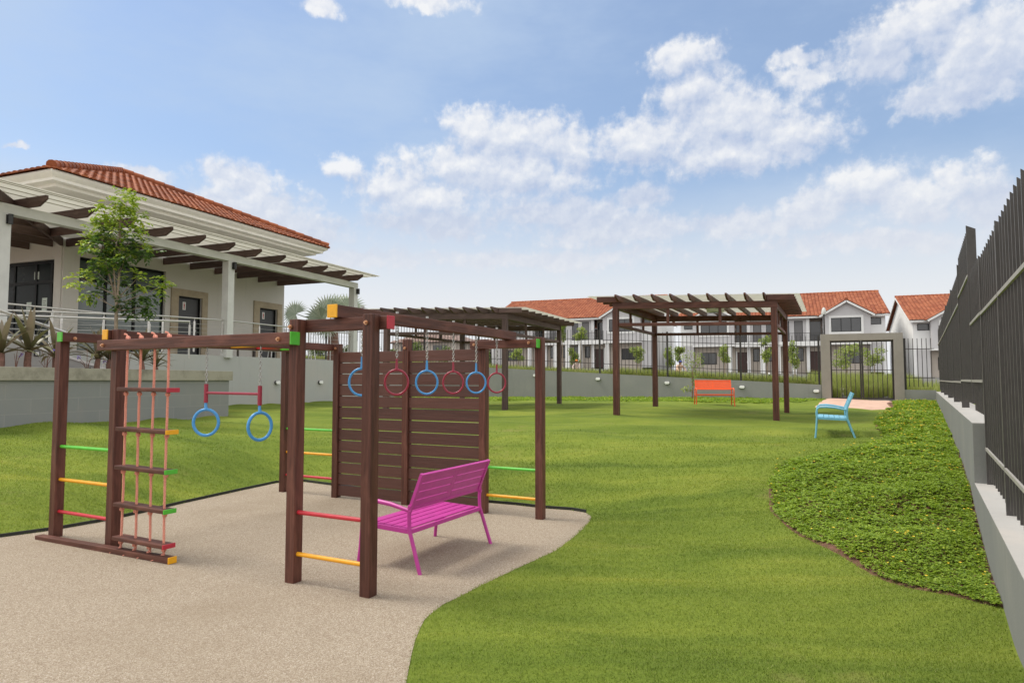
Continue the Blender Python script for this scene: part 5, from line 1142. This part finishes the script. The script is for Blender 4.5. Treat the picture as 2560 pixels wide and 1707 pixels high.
# tall grass on the street side of the back wall
def grass_patch(n, t0, t1, w0, w1, h0, h1, wd, clump=0):
    t_ = rng.uniform(t0, t1, n); w_ = w0 + (w1 - w0) * rng.random(n) ** 1.3
    if clump:
        ct = rng.uniform(t0, t1, clump); cw = rng.uniform(w0, w1, clump); i_ = rng.integers(0, clump, n); t_ = ct[i_] + rng.normal(0, .13, n); w_ = np.maximum(cw[i_] + rng.normal(0, .13, n), .22)
    x = GATE[0] + t_ * ub[0] + w_ * vb[0]; y = GATE[1] + t_ * ub[1] + w_ * vb[1]; z = street_z(x, y); h = rng.uniform(h0, h1, n); a = rng.random(n) * 6.283; ln = rng.random(n) * .6
    p = np.stack([x, y, z], 1); sv = np.stack([np.cos(a), np.sin(a), 0 * a], 1) * wd / 2; l2 = rng.random(n) * 6.283; o_ = np.stack([np.cos(l2) * ln, np.sin(l2) * ln, 0 * ln], 1) * h[:, None]
    m1 = p + o_ * .3 + np.array([0, 0, 1]) * (h * .55)[:, None]; tp = p + o_ + np.array([0, 0, 1]) * (h * (1 - .3 * ln))[:, None]
    return np.stack([p - sv, p + sv, m1 + sv * .8, m1 - sv * .8, tp], 1).reshape(-1, 3), n
V, n = zip(*[grass_patch(26000, -27, 0, .23, 2.2, .16, .36, .012), grass_patch(9000, -8, 0, .25, 1.6, .25, .50, .012), grass_patch(11000, -.2, 3.6, 2.2, 5.5, .4, .75, .013), grass_patch(7000, .1, 3.6, .6, 2.2, .35, .65, .012, 26), grass_patch(2500, 2.7, 3.6, .25, 1.5, .15, .35, .012), grass_patch(9000, 3.6, 12, .3, 5, .2, .5, .014)])
V = np.concatenate(V); n = sum(n); i = np.arange(n)[:, None] * 5
tag(np_mesh('tall_grass', V, np.concatenate([i + np.array([[0, 1, 2, 3]]), i + np.array([[3, 2, 4]])], 1).ravel(), np.tile([4, 3], n), 'tallgrass'), kind='stuff')
bt = BED_TUFT = None
for k, (t_, w_, r, l) in enumerate(((.95, 2.3, .26, 'flat pale boulder left of centre behind the gate'), (1.55, 2.5, .20, 'small pale boulder behind the middle of the gate'), (2.2, 2.2, .22, 'pale boulder behind the right gate leaf'), (3.15, 1.1, .28, 'flat brown pink boulder behind the short fence right of the gate'))):
    p_ = GATE + ub * t_ + vb * w_; bm = bmesh.new(); bmesh.ops.create_icosphere(bm, subdivisions=3, radius=r)
    for v in bm.verts:
        nz_ = math.sin(v.co.x * 17 + k) * math.sin(v.co.y * 15) * .12 + math.sin(v.co.z * 21 + k * 2) * .08; v.co *= 1 + nz_; v.co.z *= .5
    me = bpy.data.meshes.new('boulder'); bm.to_mesh(me); bm.free(); me.materials.append(M_['rock']); o = bpy.data.objects.new('boulder', me); C.objects.link(o); o.location = (p_[0], p_[1], sg(*p_) + r * .25); tag(o, l, 'boulder', 'boulders beyond the gate')
lp = thing('street_lamp', 'grey street lamp with a conical top rising behind the gate portal', 'street lamp', (14.19, 30, sg(14.19, 30)))
hh = 4.5 - sg(14.19, 30); b = MB(); b.tube([(0, 0, 0), (0, 0, hh)], [.05, .035], 10); b.build('pole', 'iron2', lp); b = MB(); b.tube([(0, 0, hh - .02), (0, 0, hh + .06), (0, 0, hh + .25), (0, 0, hh + .31)], [.10, .11, .07, .02], 14); b.build('lamp_head', 'column', lp)
for x, y, l in ((10.09, 26.0, 'short black garden light in the grass left of the near pergola right post'), (15.57, 26.0, 'short black garden light behind the short fence right of the gate')):
    z = sg(x, y); t = thing('garden_light', l, 'garden light', (x, y, z), 0, 'short garden lights'); b = MB(); b.tube([(0, 0, -.1), (0, 0, .38)], .022, 8); b.build('post', 'black', t); b = MB(); b.tube([(0, 0, .38), (0, 0, .43), (0, 0, .45)], [.035, .04, .02], 10); b.build('lamp_head', 'lampwhite', t)

# two people tending the planting beyond the fence
def crouching(label, x, y, shirt, hat, rz, zt):
    z = sg(x, y); t = thing('person', label, 'person', (x, y, z), rz); s_ = (zt - z) / .98
    J = {'pel': (0, 0, .30), 'sp': (0, -.06, .46), 'ch': (0, -.13, .63), 'nk': (0, -.17, .745), 'hd': (0, -.20, .80),
         'lh': (.09, .0, .28), 'lk': (.13, -.36, .34), 'la': (.12, -.16, .06), 'lt': (.13, -.30, .03), 'rh': (-.09, .0, .28), 'rk': (-.13, -.30, .10), 'ra': (-.12, .10, .06), 'rt': (-.12, .20, .03),
         'ls': (.17, -.13, .68), 'le': (.23, -.32, .50), 'lw': (.15, -.50, .40), 'rs': (-.17, -.13, .68), 're': (-.25, -.30, .48), 'rw': (-.14, -.48, .36)}
    ra = dict(pel=.13, sp=.125, ch=.14, nk=.055, hd=.06, lh=.095, lk=.062, la=.04, lt=.035, rh=.095, rk=.062, ra=.04, rt=.035, ls=.06, le=.042, lw=.03, rs=.06, re=.042, rw=.03)
    ed = [('pel', 'sp'), ('sp', 'ch'), ('ch', 'nk'), ('nk', 'hd'), ('pel', 'lh'), ('lh', 'lk'), ('lk', 'la'), ('la', 'lt'), ('pel', 'rh'), ('rh', 'rk'), ('rk', 'ra'), ('ra', 'rt'), ('ch', 'ls'), ('ls', 'le'), ('le', 'lw'), ('ch', 'rs'), ('rs', 're'), ('re', 'rw')]
    ks = list(J); me = bpy.data.meshes.new('body'); me.from_pydata([tuple(c * s_ for c in J[k]) for k in ks], [(ks.index(a), ks.index(b_)) for a, b_ in ed], []); o = bpy.data.objects.new('body', me); C.objects.link(o); o.parent = t
    md = o.modifiers.new('skin', 'SKIN'); sv = me.skin_vertices[0].data
    for i_, k in enumerate(ks): sv[i_].radius = (ra[k] * s_, ra[k] * s_); sv[i_].use_root = k == 'pel'
    o.modifiers.new('sub', 'SUBSURF').levels = 1; o.modifiers['sub'].render_levels = 2; me.materials.append(M_[shirt])
    b = MB(); b.ball((0, -.215 * s_, .865 * s_), .088 * s_, 14, 10, (.88, 1, 1.18)); b.ball((0, -.31 * s_, .855 * s_), .016 * s_, 6, 4); b.ball((.078 * s_, -.21 * s_, .86 * s_), .02 * s_, 6, 4, (.5, 1, 1.3)); b.ball((-.078 * s_, -.21 * s_, .86 * s_), .02 * s_, 6, 4, (.5, 1, 1.3)); b.build('head', 'skin', t)
    b = MB(); b.ball((0, -.205 * s_, .905 * s_), .098 * s_, 14, 8, (.95, 1.05, .85)); b.tube([(0, -.205 * s_, .90 * s_), (0, -.205 * s_, .912 * s_)], .15 * s_, 18); b.build('hat', hat, t)
    b = MB()
    for sx in (-1, 1):
        w_ = Vector((.15 if sx > 0 else -.14, -.50 if sx > 0 else -.48, .40 if sx > 0 else .36)) * s_
        b.ball(w_ + Vector((0, -.035, -.015)) * s_, .032 * s_, 8, 6, (.9, 1.2, .6))
        for q in range(4): f0 = w_ + Vector((.022 * (q - 1.5), -.065, -.018)) * s_; b.tube([f0, f0 + Vector((0, -.03, -.012)) * s_, f0 + Vector((0, -.045 - .005 * (q in (1, 2)), -.035)) * s_], [.0085 * s_, .008 * s_, .006 * s_], 6)
        b.tube([w_ + Vector((-sx * .03, -.03, -.01)) * s_, w_ + Vector((-sx * .05, -.055, -.02)) * s_, w_ + Vector((-sx * .045, -.08, -.03)) * s_], [.010 * s_, .009 * s_, .007 * s_], 6)
    b.build('hands', 'skin', t)
crouching('person in a round blue cap and pale peach shirt crouching beyond the back fence', 7.25, 28.9, 'shirt', 'capblue', R(20), 2.36)
crouching('person in an orange hat and pale pink shirt crouching beyond the back fence', 2.93, 29.6, 'shirt2', 'capor', R(-25), 2.42)

# terrace furniture glimpsed under the railing
def chair(label, x, y, rz):
    p_ = COL + vb * y + ub * x; t = thing('patio_chair', label, 'chair', (p_[0], p_[1], 2.26), rz, 'white chairs on the terrace')
    b = MB(); b.box(-.22, .22, -.22, .22, .42, .44); b.build('seat', 'white', t, .006); b = MB()
    for k in range(5): b.box(-.20 + k * .09, -.16 + k * .09, .20, .22, .44, .84)
    b.box(-.22, .22, .20, .22, .841, .90); b.build('backrest', 'white', t)
    for sx in (-1, 1):
        for sy in (-1, 1): b = MB(); b.tube([(sx * .2, sy * .2, .42), (sx * .24, sy * .25, 0)], .018, 6); b.build('leg', 'white', t)
        b = MB(); b.tube([(sx * .23, .21, .64), (sx * .25, -.1, .65), (sx * .24, -.2, .6), (sx * .22, -.21, .43)], .014, 6); b.build('armrest', 'white', t)
chair('white slatted patio chair nearest the middle terrace column', -1.3, 3.6, .6); chair('white slatted patio chair beside the second restroom door', -1.2, 5.2, 2.2); chair('white slatted patio chair near the far terrace column', -.9, 7.6, -1.0)
p_ = COL + vb * 2.4 + ub * -1.2; t = thing('patio_table', 'dark framed square table on the terrace between the two restroom doors', 'table', (p_[0], p_[1], 2.26), -H22)
b = MB(); b.box(-.42, .42, -.42, .42, .70, .735); b.build('tabletop', 'furn', t, .004)
for sx in (-1, 1):
    for sy in (-1, 1): b = MB(); b.box(sx * .37 - .025, sx * .37 + .025, sy * .37 - .025, sy * .37 + .025, 0, .699); b.build('leg', 'furn', t)
